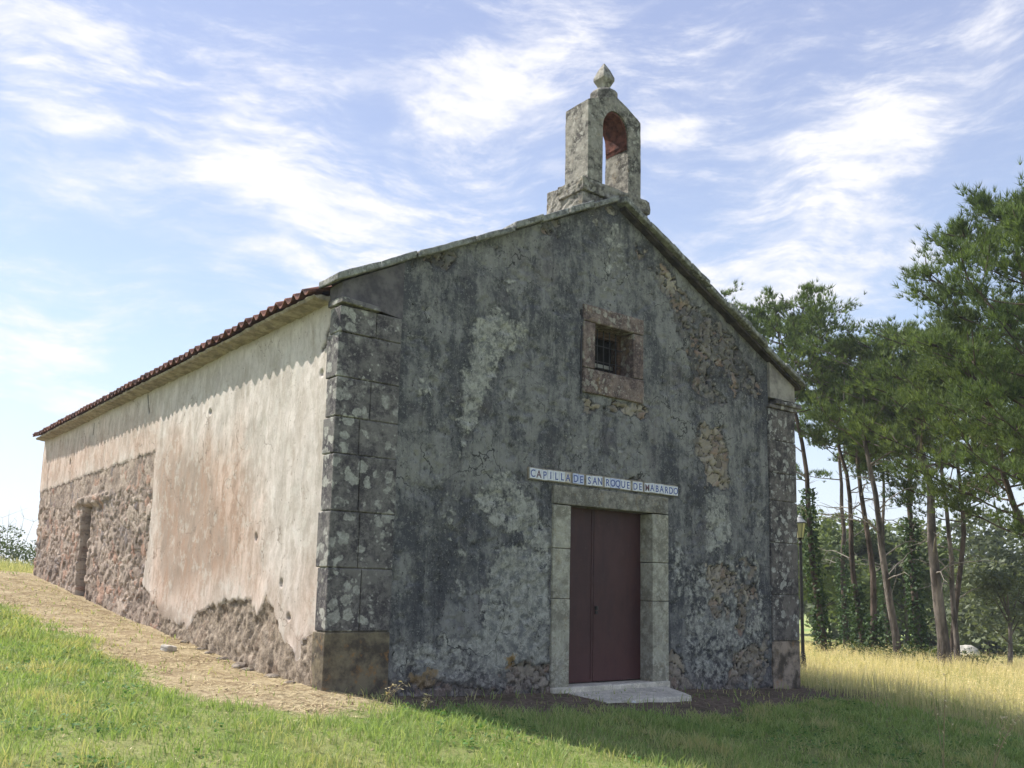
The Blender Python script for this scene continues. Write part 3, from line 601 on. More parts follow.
b = MB(); b.box(4.13, 4.155, -.012, .1, 4.26, 5.62); b.build('dark_groove_strip', M['black'], win)  # solid black strip, stands in for the shade of a groove
# bellcote
bc = MB(); bc.hexa([(4.16, 0.02, 7.05), (5.68, 0.02, 7.05), (5.68, .05, 7.05), (4.16, .05, 7.05), (4.16, .02, 7.60), (5.68, .02, 7.60), (5.68, .05, 7.60), (4.16, .05, 7.60)])
bc.hexa([(4.17, .06, 7.05), (5.67, .06, 7.05), (5.67, .93, 7.0), (4.17, .93, 7.0), (4.17, .06, 7.80), (5.67, .06, 7.80), (5.67, .93, 7.86), (4.17, .93, 7.86)])
bc.box(4.13, 5.70, -.02, .60, 7.61, 7.84)
bellcote = bc.build('bellcote', M['bell'], chapel, bevel=.03, seg=2, rough=.06, sub=4)
bx0, bx1, by0, by1, bz0, bz1, bzp = 4.24, 5.47, .0, .55, 7.845, 9.20, 9.47; ax0, ax1, spr = 4.575, 5.17, 8.84
axc = (ax0+ax1)/2; ar = (ax1-ax0)/2; N = 14
arc = [(axc-ar*math.cos(math.pi*i/N), spr+ar*1.2*math.sin(math.pi*i/N)) for i in range(N+1)]
def roofline(x): return bz1+(bzp-bz1)*(1-abs(x-axc)/((bx1-bx0)/2))**.9 if bx0 < x < bx1 else bz1
b = MB(); b.box(bx0, ax0, by0, by1, bz0, spr); b.box(ax1, bx1, by0, by1, bz0, spr)
V = []; Fc = []; xs = [bx0]+[p[0] for p in arc]+[bx1]; zl = [spr]+[p[1] for p in arc]+[spr]
for x, z in zip(xs, zl): V += [(x, by0, z), (x, by0, roofline(x)), (x, by1, roofline(x)), (x, by1, z)]
for i in range(len(xs)-1):
    a = i*4; c = a+4; Fc += [(a, c, c+1, a+1), (a+1, c+1, c+2, a+2), (a+2, c+2, c+3, a+3), (a+3, c+3, c, a)]
Fc += [(0, 1, 2, 3), ((len(xs)-1)*4+3, (len(xs)-1)*4+2, (len(xs)-1)*4+1, (len(xs)-1)*4)]; b.add(V, Fc)
b.build('bell_arch', M['bell'], bellcote, rough=.025, sub=2)
b = MB(); V = []; Fc = []                              # brick lining of the arch head
la = [(ax0+.004, spr-.02)]+[(axc-(ar-.004)*math.cos(math.pi*i/N), spr+(ar-.004)*1.2*math.sin(math.pi*i/N)) for i in range(N+1)]+[(ax1-.004, spr-.20)]
lb = [(ax0+.03, spr-.02)]+[(axc-(ar-.03)*math.cos(math.pi*i/N), spr+(ar-.03)*1.2*math.sin(math.pi*i/N)) for i in range(N+1)]+[(ax1-.03, spr-.12)]
for (x, z), (x2, z2) in zip(la, lb): V += [(x, .03, z), (x2, .03, z2), (x2, .52, z2), (x, .52, z)]
for i in range(len(la)-1):
    a = i*4; c = a+4; Fc += [(a, c, c+1, a+1), (a+1, c+1, c+2, a+2), (a+2, c+2, c+3, a+3), (a+3, c+3, c, a)]
Fc += [(0, 1, 2, 3), ((len(la)-1)*4+3, (len(la)-1)*4+2, (len(la)-1)*4+1, (len(la)-1)*4)]; b.add(V, Fc); b.build('brick_lining', M['brick'], bellcote, rough=.03, sub=2)
cx_, cy_ = 4.87, .29
b = MB(); b.lathe((cx_, cy_, 9.30), [(.26, 0), (.25, .30), (.20, .36)], 8, .4)
fb = b; fb.lathe((cx_, cy_, 9.30), [(.10, .34), (.10, .44), (.185, .57), (.185, .62), (.105, .77), (.012, .90)], 4, math.pi/4)
b.build('finial', M['bell'], bellcote, bevel=.008)

# ------------------------------------------------------------------ tiled name sign above the door
words = ['CAPILLA', 'DE', 'SAN', 'ROQUE', 'DE', 'MABARDO']
sign = empty('tiled_name_sign', (3.12, -.045, 2.85), 'row of small white tiles with blue lettering naming the chapel, above the maroon door', 'sign')
tw = (3.22-5*.05)/26; x = 0; cache = {}
tme = {}
def letter_mesh(ch, ink):
    if (ch, ink) in cache: return cache[(ch, ink)]
    cu = bpy.data.curves.new('t', 'FONT'); cu.body = ch; cu.size = .148; cu.align_x = 'CENTER'; cu.extrude = .0012; cu.offset = .002
    ob = bpy.data.objects.new('t', cu); COL.objects.link(ob); bpy.context.view_layer.update()
    me = bpy.data.meshes.new_from_object(ob.evaluated_get(bpy.context.evaluated_depsgraph_get())); bpy.data.objects.remove(ob)
    me.materials.clear(); me.materials.append(M[ink]); cache[(ch, ink)] = me; return me
k = 0
b = MB(); b.box(-.02, 3.23, .012, .05, -.012, .168); b.build('mortar_bed', M['mortar'], sign, rough=.012, sub=2)
for wi, wd in enumerate(words):
    for ch in wd:
        tm = 'tile_ochre' if k in (6,) else ('tile_blue' if wi in (1,) or k in (13, 14) else 'tile_white')
        b = MB(); b.box(.001, tw-.001, 0, .014, .0, .152); t_ = b.build('tile', M[tm], sign, bevel=.003, loc=(x, random.uniform(-.002, .002), random.uniform(-.005, .005)))
        t_.rotation_euler = (0, random.uniform(-.02, .02), 0)
        l_ = link('letter', letter_mesh(ch, 'ink_dark' if k in (1, 19) else 'ink'), None, t_, (tw/2, -.0015, .022)); l_.rotation_euler = (math.pi/2, 0, 0); l_.scale = (.92, 1.05, 1)
        x += tw; k += 1
    x += .05

# ------------------------------------------------------------------ loose slabs and stones
b = MB(); b.hexa([(3.98, -.88, -.42), (5.72, -.86, -.42), (5.98, -.10, -.32), (3.86, -.10, -.32), (3.90, -.86, -.282), (5.72, -.84, -.29), (5.98, -.105, -.235), (3.86, -.105, -.228)])
tag(b.build('doorstep_slab', M['slab'], bevel=.015, seg=2, rough=.012, sub=2), 'flat pale grey concrete slab lying before the maroon door', 'doorstep')
def rock(name, loc, s, label, cat, m, group=None, seed=0, flat=.6):
    r = np.random.default_rng(seed); n = 10; V = []; Fc = []
    for j in range(1, 6):
        for i in range(n):
            a = 2*math.pi*i/n; t = math.pi*j/6; k = 1+r.uniform(-.16, .16)
            V.append((s*k*math.cos(a)*math.sin(t), s*.8*k*math.sin(a)*math.sin(t), s*flat*k*math.cos(t)))
    for j in range(4):
        for i in range(n): Fc.append((j*n+i, (j+1)*n+i, (j+1)*n+(i+1) % n, j*n+(i+1) % n))
    V += [(0, 0, s*flat), (0, 0, -s*flat)]
    for i in range(n): Fc += [(50, i, (i+1) % n), (51, 40+(i+1) % n, 40+i)]
    me = bpy.data.meshes.new(name); me.from_pydata(V, [], Fc); o = link(name, me, m, None, loc); o.rotation_euler = (0, 0, seed)
    b_ = o.modifiers.new('b', 'BEVEL'); b_.width = s*.08; return tag(o, label, cat, group)
p = ghit(168, 651); b = MB(); b.box(-.11, .11, -.08, .08, -.03, .085)
o = b.build('stone_block', simple('pale_stone', (.42, .39, .34), (.62, .58, .5), 8), None, bevel=.03, seg=2, loc=p, rough=.04, sub=3); o.rotation_euler = (.1, .1, .5); tag(o, 'small pale squared stone lying alone on the straw-strewn path', 'stone')
p = ghit(633, 704); rock('pebble', (p[0], p[1], p[2]+.02), .05, 'small white pebble on the bare earth before the doorstep slab', 'pebble', simple('white_pebble', (.6, .6, .58), (.75, .75, .72)), seed=3)
k = 0
for px, s in (((245, 668), .17), ((262, 671), .11), ((228, 660), .10), ((213, 654), .09), ((275, 678), .12), ((200, 650), .08), ((290, 684), .09), ((185, 643), .09)):
    q = ghit(*px); q[0] = min(q[0], -.12)
    rock('fallen_stone', (q[0], q[1], q[2]+s*.15), s, ['largest dark flat stone fallen at the foot of the sunlit side wall', 'flat stone just to the right of the largest fallen stone by the side wall', 'flat stone just to the left of the largest fallen stone by the side wall', 'small stone, second to the left of the largest fallen stone by the side wall', 'stone by the side wall below the tall peak of missing render', 'small stone, third to the left of the largest fallen stone by the side wall', 'fallen stone nearest the chapel corner at the foot of the side wall', 'leftmost of the small stones fallen along the side wall foot'][k], 'stone', M['rock'], 'stones fallen along the side wall', seed=k+20, flat=.35); k += 1

# ------------------------------------------------------------------ street lamp
lp = spot(801.5, 23.0); lb_ = 0
lamp = empty('street_lamp', lp, 'black post lamp with a yellowish glass lantern beyond the chapel corner', 'street lamp')
zt = hit(801, 530, 1, lp[1])[2]-lp[2]; z0 = zt-.24
b = MB(); b.lathe((0, 0, 0), [(.11, -.2), (.11, .10), (.085, .16), (.06, .5), (.042, .6), (.036, z0-.12), (.05, z0-.10), (.05, z0-.07), (.03, z0-.03), (.03, z0)], 12); b.build('post', M['black'], lamp, smooth=False)
b = MB(); b.lathe((0, 0, z0), [(.03, 0), (.07, .03), (.075, .05), (.03, .055)], 6); b.build('lantern_base', M['black'], lamp)
b = MB(); b.lathe((0, 0, z0), [(.07, .055), (.125, .40), (.118, .402), (.064, .06)], 6); gl = b.build('lantern_glass', M['glass'], lamp)
b = MB()
for i in range(6):
    a = 2*math.pi*i/6; b.tube([(.073*math.cos(a), .073*math.sin(a), z0+.05), (.129*math.cos(a), .129*math.sin(a), z0+.405)], .007, 5)
b.lathe((0, 0, z0), [(.132, .395), (.132, .415)], 6); b.build('lantern_frame', M['black'], lamp)
b = MB(); b.lathe((0, 0, z0), [(.16, .415), (.15, .43), (.06, .52), (.06, .54), (.035, .57), (.012, .60), (.018, .62), (.003, .65)], 12); b.build('lantern_cap', simple('grey_painted_cap', (.25, .26, .26), (.4, .41, .41), 8, .5), lamp)

# ------------------------------------------------------------------ vegetation
def needles(C, D, n, ln, wd, r, spread=.72, droop=0):   # tufts of needles: C centres, D directions
    k = len(C); d = D[:, None]+r.normal(0, spread*.55, (k, n, 3)); d[..., 2] -= droop; d /= np.linalg.norm(d, axis=-1)[..., None]
    base = C[:, None]+d*0.01; l = ln*r.uniform(.7, 1.15, (k, n, 1)); s = np.cross(d, r.normal(0, 1, (k, n, 3))); s /= np.linalg.norm(s, axis=-1)[..., None]+1e-9
    w = wd*r.uniform(.7, 1.2, (k, n, 1)); V = np.stack([base-s*w*.5, base+s*w*.5, base+d*l], 2).reshape(-1, 3)
    Fc = np.arange(len(V)).reshape(-1, 3); return V, Fc
def leaves(C, size, r, aspect=.55, up_=0.3):
    k = len(C); nrm = r.normal(0, 1, (k, 3)); nrm[:, 2] = np.abs(nrm[:, 2])+up_; nrm /= np.linalg.norm(nrm, axis=1)[:, None]
    a = np.cross(nrm, r.normal(0, 1, (k, 3))); a /= np.linalg.norm(a, axis=1)[:, None]; b_ = np.cross(nrm, a); s = size*r.uniform(.6, 1.3, (k, 1))
    V = np.stack([C-a*s, C-b_*s*aspect, C+a*s, C+b_*s*aspect], 1).reshape(-1, 3); return V, np.arange(len(V)).reshape(-1, 4)
def pine(name, base, h, lean, z_c, spread, label, seed, nl=20, mat='needle', bark='bark', r0=.22, tuft=.22, ivy=0, dead=6, wd=.027, nn=10, curve=0, dens=1.2, toward=None, sub=7):
    """trunk leaning by lean (dx,dy), crown from height z_c up, limbs about `spread` long"""
    r = np.random.default_rng(seed); root = empty(name, base, label, 'pine tree', 'pines at the edge of the meadow')
    t = np.linspace(0, 1, 12); lean = np.array(lean, float)
    px = lean[0]*(t+curve*t*(1-t))+(fbm(t*4, seed, 0)-.5)*1.3*t; py = lean[1]*(t+curve*t*(1-t))+(fbm(t*4, seed+9., 4)-.5)*1.1*t
    TP = np.stack([px, py, t*h-.15*(t == 0)], 1); TR = r0*.70*(1-t)**.75*.92+.025; TR[0] *= 1.3
    V, Fc = tube(TP, TR, 9); V += (fbm(V[:, 0]*4, V[:, 1]*4, V[:, 2]*2)[:, None]-.5)*.05
    link('trunk', mesh('trunk', V, Fc, True), M[bark], root)
    def at(z): return np.array([np.interp(z, TP[:, 2], TP[:, 0]), np.interp(z, TP[:, 2], TP[:, 1]), z])
    def rad(z): return np.interp(z, TP[:, 2], TR)
    limbs = []; C = []; D = []; az = r.uniform(0, 6.3)
    for i in range(nl):
        f = (i+.5)/nl; z = z_c+(h-z_c)*(f**.85)*.98; az += 2.4+r.uniform(-.5, .5)
        ln = spread*(math.sin(math.pi*min(1, .22+.78*f)**.9)*.75+.25)*r.uniform(.65, 1.15)
        if f > .93: ln = spread*.25
        a_ = az
        dr = np.array([math.cos(a_), math.sin(a_), 0]); rise = r.uniform(.15, .5)+.5*f; s0 = at(z); tt = np.linspace(0, 1, 7)
        P = s0+dr*ln*tt[:, None]; P[:, 2] += ln*rise*(tt**1.3)+(fbm(tt*2.5, i, seed)-.5)*.5*tt; P[:, :2] += (r.normal(0, .18, 2))*(tt[:, None]**2)*ln*.5
        limbs.append(tube(P, max(.02, rad(z)*.42)*(1-tt*.85), 5))
        for j in range(sub):
            q = r.uniform(.30, 1.0) if j else 1.; p0 = np.array([np.interp(q, tt, P[:, c]) for c in range(3)])
            sd = dr*r.uniform(.1, .9)+r.normal(0, .55, 3); sd[2] = abs(sd[2])*.5+.15; sd /= np.linalg.norm(sd); sl = r.uniform(.45, 1.0)*min(1.1, .35*spread)*(.7 if f > .8 else 1)
            tt2 = np.linspace(0, 1, 4); Q = p0+sd*sl*tt2[:, None]; Q[:, 2] += .25*sl*tt2**2; limbs.append(tube(Q, .02*(1-tt2*.6), 4))
            k = int(r.integers(13, 21)*dens); u_ = r.uniform(.15, 1.05, k)**.7; cc = p0+sd*sl*u_[:, None]+r.normal(0, 1, (k, 3))*np.array([.19, .19, .12])*min(1, sl*1.3)
            C.append(cc); dd = (cc-p0)*.6+np.array([0, 0, .55]); D.append(dd/np.linalg.norm(dd, axis=1)[:, None])
    C = np.concatenate(C); D = np.concatenate(D)
    V, Fc = merge(limbs); link('limbs', mesh('limbs', V, Fc, True), M[bark], root)
    V, Fc = needles(C, D, nn, tuft, wd, r); ti = np.repeat(np.clip(.15+.5*fbm(C[:, 0]*.9, C[:, 1]*.9, C[:, 2]*.9)*1.2+r.normal(0, .16, len(C)), 0, 1), nn*3)
    link('crown', mesh('crown', V, Fc, False, dict(tint=ti)), M[mat], root)
    if dead:
        ds = []
        for i in range(dead):
            z = r.uniform(z_c*.42, z_c*1.02); a = r.uniform(0, 6.3); ln = r.uniform(.8, 2.6); tt = np.linspace(0, 1, 8); dr = np.array([math.cos(a), math.sin(a), r.uniform(-.15, .5)])
            P = at(z)+dr*ln*tt[:, None]; P[:, 2] += (fbm(tt*3, i, seed)-.5)*.8*tt+.1*ln*np.sin(tt*3); P[:, 0] += (fbm(tt*3, i, seed+5.)-.5)*.6*tt; one = [tube(P, .028*(1-tt*.8), 5)]
            for q in (3, 5): e = P[q]+np.outer(np.linspace(0, 1, 4), r.normal(0, .4, 3)); one.append(tube(e, .010*(1-np.linspace(0, .8, 4)), 4))
            V, Fc = merge(one); link('dead_branch', mesh('dead_branch', V, Fc, True), M['twig'], root)
    if ivy:
        k = int(1500*ivy); z = r.uniform(0, 1, k)**1.1*h*.5*min(1, ivy); a = r.uniform(0, 6.3, k); rr = np.interp(z, TP[:, 2], TR)+np.abs(r.normal(.05, .10, k))+.12*fbm(z*2, a)
        Cn = np.stack([np.interp(z, TP[:, 2], TP[:, 0])+rr*np.cos(a), np.interp(z, TP[:, 2], TP[:, 1])+rr*np.sin(a), z], 1)
        V, Fc = leaves(Cn, .075, r, .8); link('ivy', mesh('ivy', V, Fc, False, dict(tint=np.repeat(r.random(k), 4))), M['ivy'], root)
    return root
vr = np.array([RT[0], RT[1]]); vr /= np.hypot(*vr)             # ground direction running to the right of the view
def lean(px, dist): return vr*px/F*dist
pine('pine_tree', spot(824, 36), 12.4, lean(-36, 36), 8.6, 3.3, 'dark round-crowned pine rising just behind the roof edge, ivy round its slim trunk', 21, nl=30, ivy=1., r0=.16, dens=1.5, wd=.028)
pine('pine_tree', spot(862, 38), 11.2, lean(-20, 38), 7.6, 2.2, 'slim pine with bare lower trunk, second to the right of the post lamp', 22, nl=16, r0=.15, ivy=.5)
pine('pine_tree', spot(873, 37), 11.4, lean(-6, 37), 7.0, 2.2, 'straight thin-trunked pine just left of the sunlit-coloured leaning pine', 23, nl=15, r0=.16, mat='needle_b', ivy=.3)
pine('pine_tree', spot(897, 34), 10.6, lean(-28, 34), 6.6, 2.5, 'pine with sunlit-coloured bark leaning to the left over the golden meadow', 24, nl=18, bark='bark_lit', r0=.17, mat='needle_b', dead=9)
pine('pine_tree', spot(918, 40), 11.4, lean(-8, 40), 6.9, 2.5, 'pine with a thick coat of dark ivy between the leaning pine and the stout pine', 25, nl=18, ivy=1.3, r0=.2)
pine('pine_tree', spot(942, 33), 10.8, lean(-16, 33), 6.4, 2.9, 'stout grey-trunked pine, the thickest trunk standing in the meadow', 26, nl=22, r0=.26, bark='bark_lit', dead=9)
pine('pine_tree', spot(954, 34.5), 10.0, lean(-6, 34), 6.8, 2.1, 'thin pine standing close behind the stout grey-trunked pine', 27, nl=14, r0=.11, bark='bark_lit', mat='needle_b')
pine('pine_tree', spot(845, 47), 12.6, lean(-4, 47), 8.0, 2.6, 'farther pine seen between the two slim pines right of the lamp', 28, nl=16, r0=.18, ivy=.8)
pine('pine_tree', spot(1116, 24), 11.0, lean(-60, 24), 4.4, 2.75, 'tall near pine at the right edge with the highest, light-topped crown', 29, nl=36, r0=.2, tuft=.22, wd=.02, nn=12, dens=1.5, curve=.2, mat='needle', sub=9)
pine('pine_tree', spot(1062, 28), 8.8, lean(-60, 28), 3.3, 3.3, 'lower bushy pine in front of the tall right-hand pine, its foliage hanging low', 30, nl=32, r0=.15, mat='needle_b', dens=1.45, wd=.022, nn=12, dead=3)
pine('pine_tree', spot(948, 36.5), 10.4, lean(28, 36), 5.0, 3.2, 'middle pine whose pale green crown fills the gap right of the stout trunk', 31, nl=34, r0=.13, mat='needle_b', dens=1.6, dead=5, wd=.028)
pine('pine_tree', spot(1100, 33), 12.0, lean(-15, 33), 6.0, 3.0, 'pine whose left limbs reach in from beyond the right edge', 32, nl=22, r0=.22)
pine('pine_tree', spot(886, 52), 12.4, lean(0, 52), 8.6, 2.6, 'farthest thin pine seen between the leaning pine trunks', 33, nl=15, r0=.16, ivy=.7)

def broad(name, base, h, rad, label, seed, mat='broad', n=2600, leaf=.13, z0=.18, bark='bark', cat='tree', group=None, lobes=9, tr=.12):
    r = np.random.default_rng(seed); root = empty(name, base, label, cat, group); lim = []; Cs = []
    tt = np.linspace(0, 1, 7); top = np.array([r.normal(0, .2), r.normal(0, .2), h*.8]); P = top*tt[:, None]; P[:, 0] += np.sin(tt*4)*.1; P[0, 2] -= .15; lim.append(tube(P, tr*(1-tt*.8), 7))
    link('trunk', mesh('trunk', *lim[0], True), M[bark], root); lim = []
    for i in range(lobes):
        a = r.uniform(0, 6.3); f = r.uniform(z0, .95); k = math.sin(math.pi*(.15+.75*f))*rad*r.uniform(.35, .85); c = np.array([k*math.cos(a), k*math.sin(a), h*f])
        s0 = np.array([np.interp(h*f*.6, P[:, 2], P[:, 0]), np.interp(h*f*.6, P[:, 2], P[:, 1]), h*f*.6]); lim.append(tube(s0+(c-s0)*tt[:, None], tr*.35*(1-tt*.8), 5))
        m_ = n//lobes; d = r.normal(0, 1, (m_, 3)); d /= np.linalg.norm(d, axis=1)[:, None]; rr = r.uniform(.35, 1, (m_, 1))**.5*rad*r.uniform(.36, .6); Cs.append(c+d*rr*(.7+.6*fbm(d[:, 0]*2+i, d[:, 1]*2, d[:, 2]*2)[:, None])*np.array([1, 1, .8]))
    C = np.concatenate(Cs); C[:, 2] = np.maximum(C[:, 2], .05); V, Fc = merge(lim); link('limbs', mesh('limbs', V, Fc, True), M[bark], root)
    V, Fc = leaves(C, leaf, r); link('crown', mesh('crown', V, Fc, False, dict(tint=np.repeat(np.clip(fbm(C[:, 0], C[:, 1], C[:, 2])+r.normal(0, .2, len(C)), 0, 1), 4))), M[mat], root); return root
broad('broadleaf_tree', spot(815, 56), 8.2, 3.4, 'rounded green broadleaf tree behind the post lamp', 41, n=5200, leaf=.2)
broad('broadleaf_tree', spot(850, 62), 7.6, 3.4, 'dark broadleaf tree behind the two slim pine trunks', 42, n=5200, leaf=.2)
broad('broadleaf_tree', spot(905, 60), 8.0, 3.6, 'dark broadleaf tree behind the ivy-clad pine', 43, n=5200, leaf=.2)
broad('young_tree', spot(1005, 36), 3.3, 1.2, 'young slender tree with pale stem and thin grey-green crown at the right of the meadow', 44, mat='euca', n=1500, leaf=.075, z0=.45, bark='bark_lit', lobes=8, tr=.10)
broad('broadleaf_tree', spot(985, 70), 9.2, 4.0, 'greyish green tree beyond the far lawn, left of the young tree', 45, mat='euca', n=5200, leaf=.22)
broad('broadleaf_tree', spot(1035, 50), 6.6, 3.2, 'greyish green tree at the right edge beyond the young tree', 46, mat='euca', n=4200, leaf=.16)
# wood closing the view, one mass of crowns
r = np.random.default_rng(77); Cw = []; lim = []
for i in range(90):
    px = r.uniform(600, 1300); d = r.uniform(78, 125); b0 = spot(px, d); hh = r.uniform(7.5, 12.5)*(1.0 if px < 930 else .82); lim.append(tube([b0, b0+np.array([0, 0, hh*.8])], [.2, .08], 5))
    for k in range(7):
        c = b0+np.array([r.normal(0, 1.5), r.normal(0, 1.5), hh*r.uniform(.2, .93)]); m_ = 330; dd = r.normal(0, 1, (m_, 3)); dd /= np.linalg.norm(dd, axis=1)[:, None]; Cw.append(c+dd*r.uniform(.5, 1, (m_, 1))**.5*r.uniform(1.2, 2.3)*np.array([1, 1, .8]))
Cw = np.concatenate(Cw); V, Fc = leaves(Cw, .32, r); tag(link('far_wood', mesh('far_wood', V, Fc, False, dict(tint=np.repeat(np.clip(fbm(Cw[:, 0]*.4, Cw[:, 1]*.4, Cw[:, 2]*.4)+r.normal(0, .15, len(Cw)), 0, 1), 4))), M['euca']), 'dense dull green wood closing the view beyond the pines and meadow', 'wood', kind='stuff')
# undergrowth at the feet of the pines
Cw = []
for i in range(30):
    b0 = spot(r.uniform(835, 985), r.uniform(32, 42)); m_ = 120; Cw.append(b0+r.normal(0, 1, (m_, 3))*np.array([.45, .45, .2])*r.uniform(.6, 1.2)+np.array([0, 0, .25]))
Cw = np.concatenate(Cw); V, Fc = leaves(Cw, .07, r); tag(link('undergrowth', mesh('undergrowth', V, Fc, False, dict(tint=np.repeat(r.random(len(Cw)), 4))), M['shrub']), 'low leafy brambles round the feet of the pines', 'undergrowth', kind='stuff')
p = spot(963, 48); rock('boulder', (p[0], p[1], p[2]+.25), .62, 'pale rounded boulder right of the stout pine on the far lawn', 'boulder', simple('pale_boulder_stone', (.38, .36, .32), (.6, .57, .5), 5), seed=9, flat=.8)
# shrubs on the crest at the left
broad('shrub', spot(-20, 46), 2.3, 2.0, 'dark leafy bush on the rise, cut by the left edge of the view', 51, mat='shrub', n=3600, leaf=.07, cat='bush', z0=.05, tr=.05, group='bushes on the rise left of the chapel')
broad('shrub', spot(14, 49), 2.5, 2.0, 'dark leafy bush on the rise beside the far end of the side wall', 52, mat='shrub', n=3600, leaf=.07, cat='bush', z0=.05, tr=.05, group='bushes on the rise left of the chapel')
broad('shrub', spot(42, 52), 2.4, 2.0, 'bush mostly hidden behind the far corner of the chapel', 53, mat='shrub', n=3000, leaf=.07, cat='bush', z0=.05, tr=.05, group='bushes on the rise left of the chapel')
root = empty('bare_tree', spot(4, 50), 'thin nearly leafless young tree standing above the bushes at the far left', 'tree')
r = np.random.default_rng(5); lim = []
for i in range(9):
    tt = np.linspace(0, 1, 6); P = np.outer(tt, [r.normal(0, .9), r.normal(0, .9), r.uniform(3.0, 4.3)]); lim.append(tube(P, .028*(1-tt*.85), 4))
    for k in range(5): q = P[r.integers(2, 6)]; lim.append(tube(q+np.outer(tt, [r.normal(0, .5), r.normal(0, .5), r.uniform(.1, .6)]), .009*(1-tt*.7), 3))
V, Fc = merge(lim); link('branches', mesh('branches', V, Fc, True), M['twig'], root)

def in_view(x, y, m=60): 
    P = np.stack([x, y, np.full(x.shape, -.2)], 1)-CAM; z = P@fw; u = 512+F*(P@RT)/z; v = 384+PY-F*(P@UP)/z
    return (z > 1) & (u > -m) & (u < 1024+m) & (v < 768+m*1.3)
def blades(x, y, hgt, wid, bend, r, tipf=None, mat='grass', name='lawn_grass', lab='', seeds=0, cat='grass', tint=None, zoff=0):
    n = len(x); z = terrain(x, y)-.01+zoff; B = np.stack([x, y, z], 1); a = r.uniform(0, 6.3, n); s = np.stack([np.cos(a), np.sin(a), 0*a], 1)
    b_ = r.uniform(0, 6.3, n); ld = np.stack([np.cos(b_), np.sin(b_), 0*b_], 1)*(bend*hgt*r.uniform(.2, 1, n))[:, None]; w = wid[:, None]*s*.5
    up_ = np.array([0, 0, 1.])*hgt[:, None]
    m1 = B+up_*.55+ld*.3; V = np.stack([B-w, B+w, m1+w*.8, m1-w*.8, B+up_*.95+ld], 1).reshape(-1, 3); i = np.arange(n)*5
    Fc = np.concatenate([np.stack([i, i+1, i+2], 1), np.stack([i, i+2, i+3], 1), np.stack([i+3, i+2, i+4], 1)])
    ti = np.repeat(r.random(n) if tint is None else tint, 5); tp = np.tile(np.array([0, 0, .55, .55, 1.]), n)*np.repeat(np.ones(n) if tipf is None else tipf, 5)
    at = dict(tint=ti, tip=tp)
    if seeds:                                            # seed heads
        k = r.random(n) < seeds; T = (B+up_*.95+ld)[k]; V2 = []; m_ = k.sum(); c = 5
        C = T[:, None]+r.normal(0, 1, (m_, c, 3))*np.array([.02, .02, .055]); V2, F2 = leaves(C.reshape(-1, 3), .014, r, .35); q = len(V)
        F2t = np.concatenate([F2[:, [0, 1, 2]], F2[:, [0, 2, 3]]])+q; V = np.concatenate([V, V2]); Fc = np.concatenate([Fc, F2t])
        at = dict(tint=np.r_[ti, np.repeat(r.random(len(V2)//4), 4)], tip=np.r_[tp, np.ones(len(V2))])
    return tag(link(name, mesh(name, V, Fc, False, at), M[mat]), lab, cat, kind='stuff')
r = np.random.default_rng(100)
# lawn
n = 620000; x = r.uniform(-10, 13, n); y = r.uniform(-9.5, 22, n); k = in_view(x, y, 130); x, y = x[k], y[k]
pm, em = masks(x, y); mm = meadow_mask(x, y); d = np.hypot(x-CAM[0], y-CAM[1])
inside = (x > -.08) & (x < W+.05) & (y > -.06)
cl = fbm(x*1.6, y*1.6, 7); cl2 = fbm(x*6, y*6, 17)
pr = (1-smooth(.25, .8, pm+(cl2-.5)*1.0)*.975)*(1-smooth(.25, .8, em+(cl2-.5)*1.0)*.95)*np.clip(1-smooth(.3, .7, mm)*.8, 0, 1)*np.clip(14/d, .25, 1)**1.2*np.clip(.35+1.5*cl, 0, 1)
k = (r.random(len(x)) < pr*.9) & ~inside & (x < 12.5); x, y, cl, cl2, d = x[k], y[k], cl[k], cl2[k], d[k]
edge = smooth(.25, .5, masks(x, y)[0])
hg = (.03+.10*smooth(.3, .7, cl2)+.05*smooth(.45, .7, cl))*r.uniform(.6, 1.3, len(x))*(1-.3*edge); print('lawn blades', len(x))
blades(x, y, hg, .0085*np.clip(d/9, 1, 3)*r.uniform(.7, 1.3, len(x)), .9, r, mat='grass', lab='short green grass in front of and beside the chapel', tint=np.clip(r.random(len(x))*.7+.5*(cl-.3), 0, 1))
# straw litter on the path and a little on the lawn
n = 130000; x = r.uniform(-9, 1.6, n); y = r.uniform(-6, 21, n); k = in_view(x, y); x, y = x[k], y[k]; pm, em = masks(x, y)
k = (r.random(len(x)) < .04+.8*smooth(.2, .7, pm)*smooth(.35, .62, fbm(x*1.4, y*1.4, 29)+.1)) & ~((x > -.1) & (y > -.05)); x, y = x[k], y[k]; n = len(x); a = r.normal(.4, .7, n); ln = r.uniform(.03, .11, n); dv = np.stack([np.cos(a), np.sin(a), 0*a], 1)*ln[:, None]; s = np.stack([-np.sin(a), np.cos(a), 0*a], 1)*.004
B = np.stack([x, y, terrain(x, y)+.012+r.uniform(0, .015, n)], 1); tz = np.zeros((n, 3)); tz[:, 2] = r.uniform(-.004, .012, n)
E2 = B+dv; E2[:, 2] = terrain(E2[:, 0], E2[:, 1])+.012; V = np.stack([B-s, B+s, E2+s+tz, E2-s+tz], 1).reshape(-1, 3)
tag(link('dry_straw', mesh('dry_straw', V, np.arange(len(V)).reshape(-1, 4), False, dict(tint=np.repeat(r.random(n), 4))), M['straw']), 'cut dry straw littering the trodden path beside the side wall', 'straw', kind='stuff')
n = 16000; x = r.uniform(-9, 11, n); y = r.uniform(-6, 18, n); k = in_view(x, y); x, y = x[k], y[k]; pm, em = masks(x, y); k = (r.random(len(x)) < .06+.9*np.maximum(pm, em)*smooth(.42, .6, fbm(x*1.1, y*1.1, 71))) & ~((x > -.1) & (x < W+.1) & (y > -.08)); x, y = x[k], y[k]
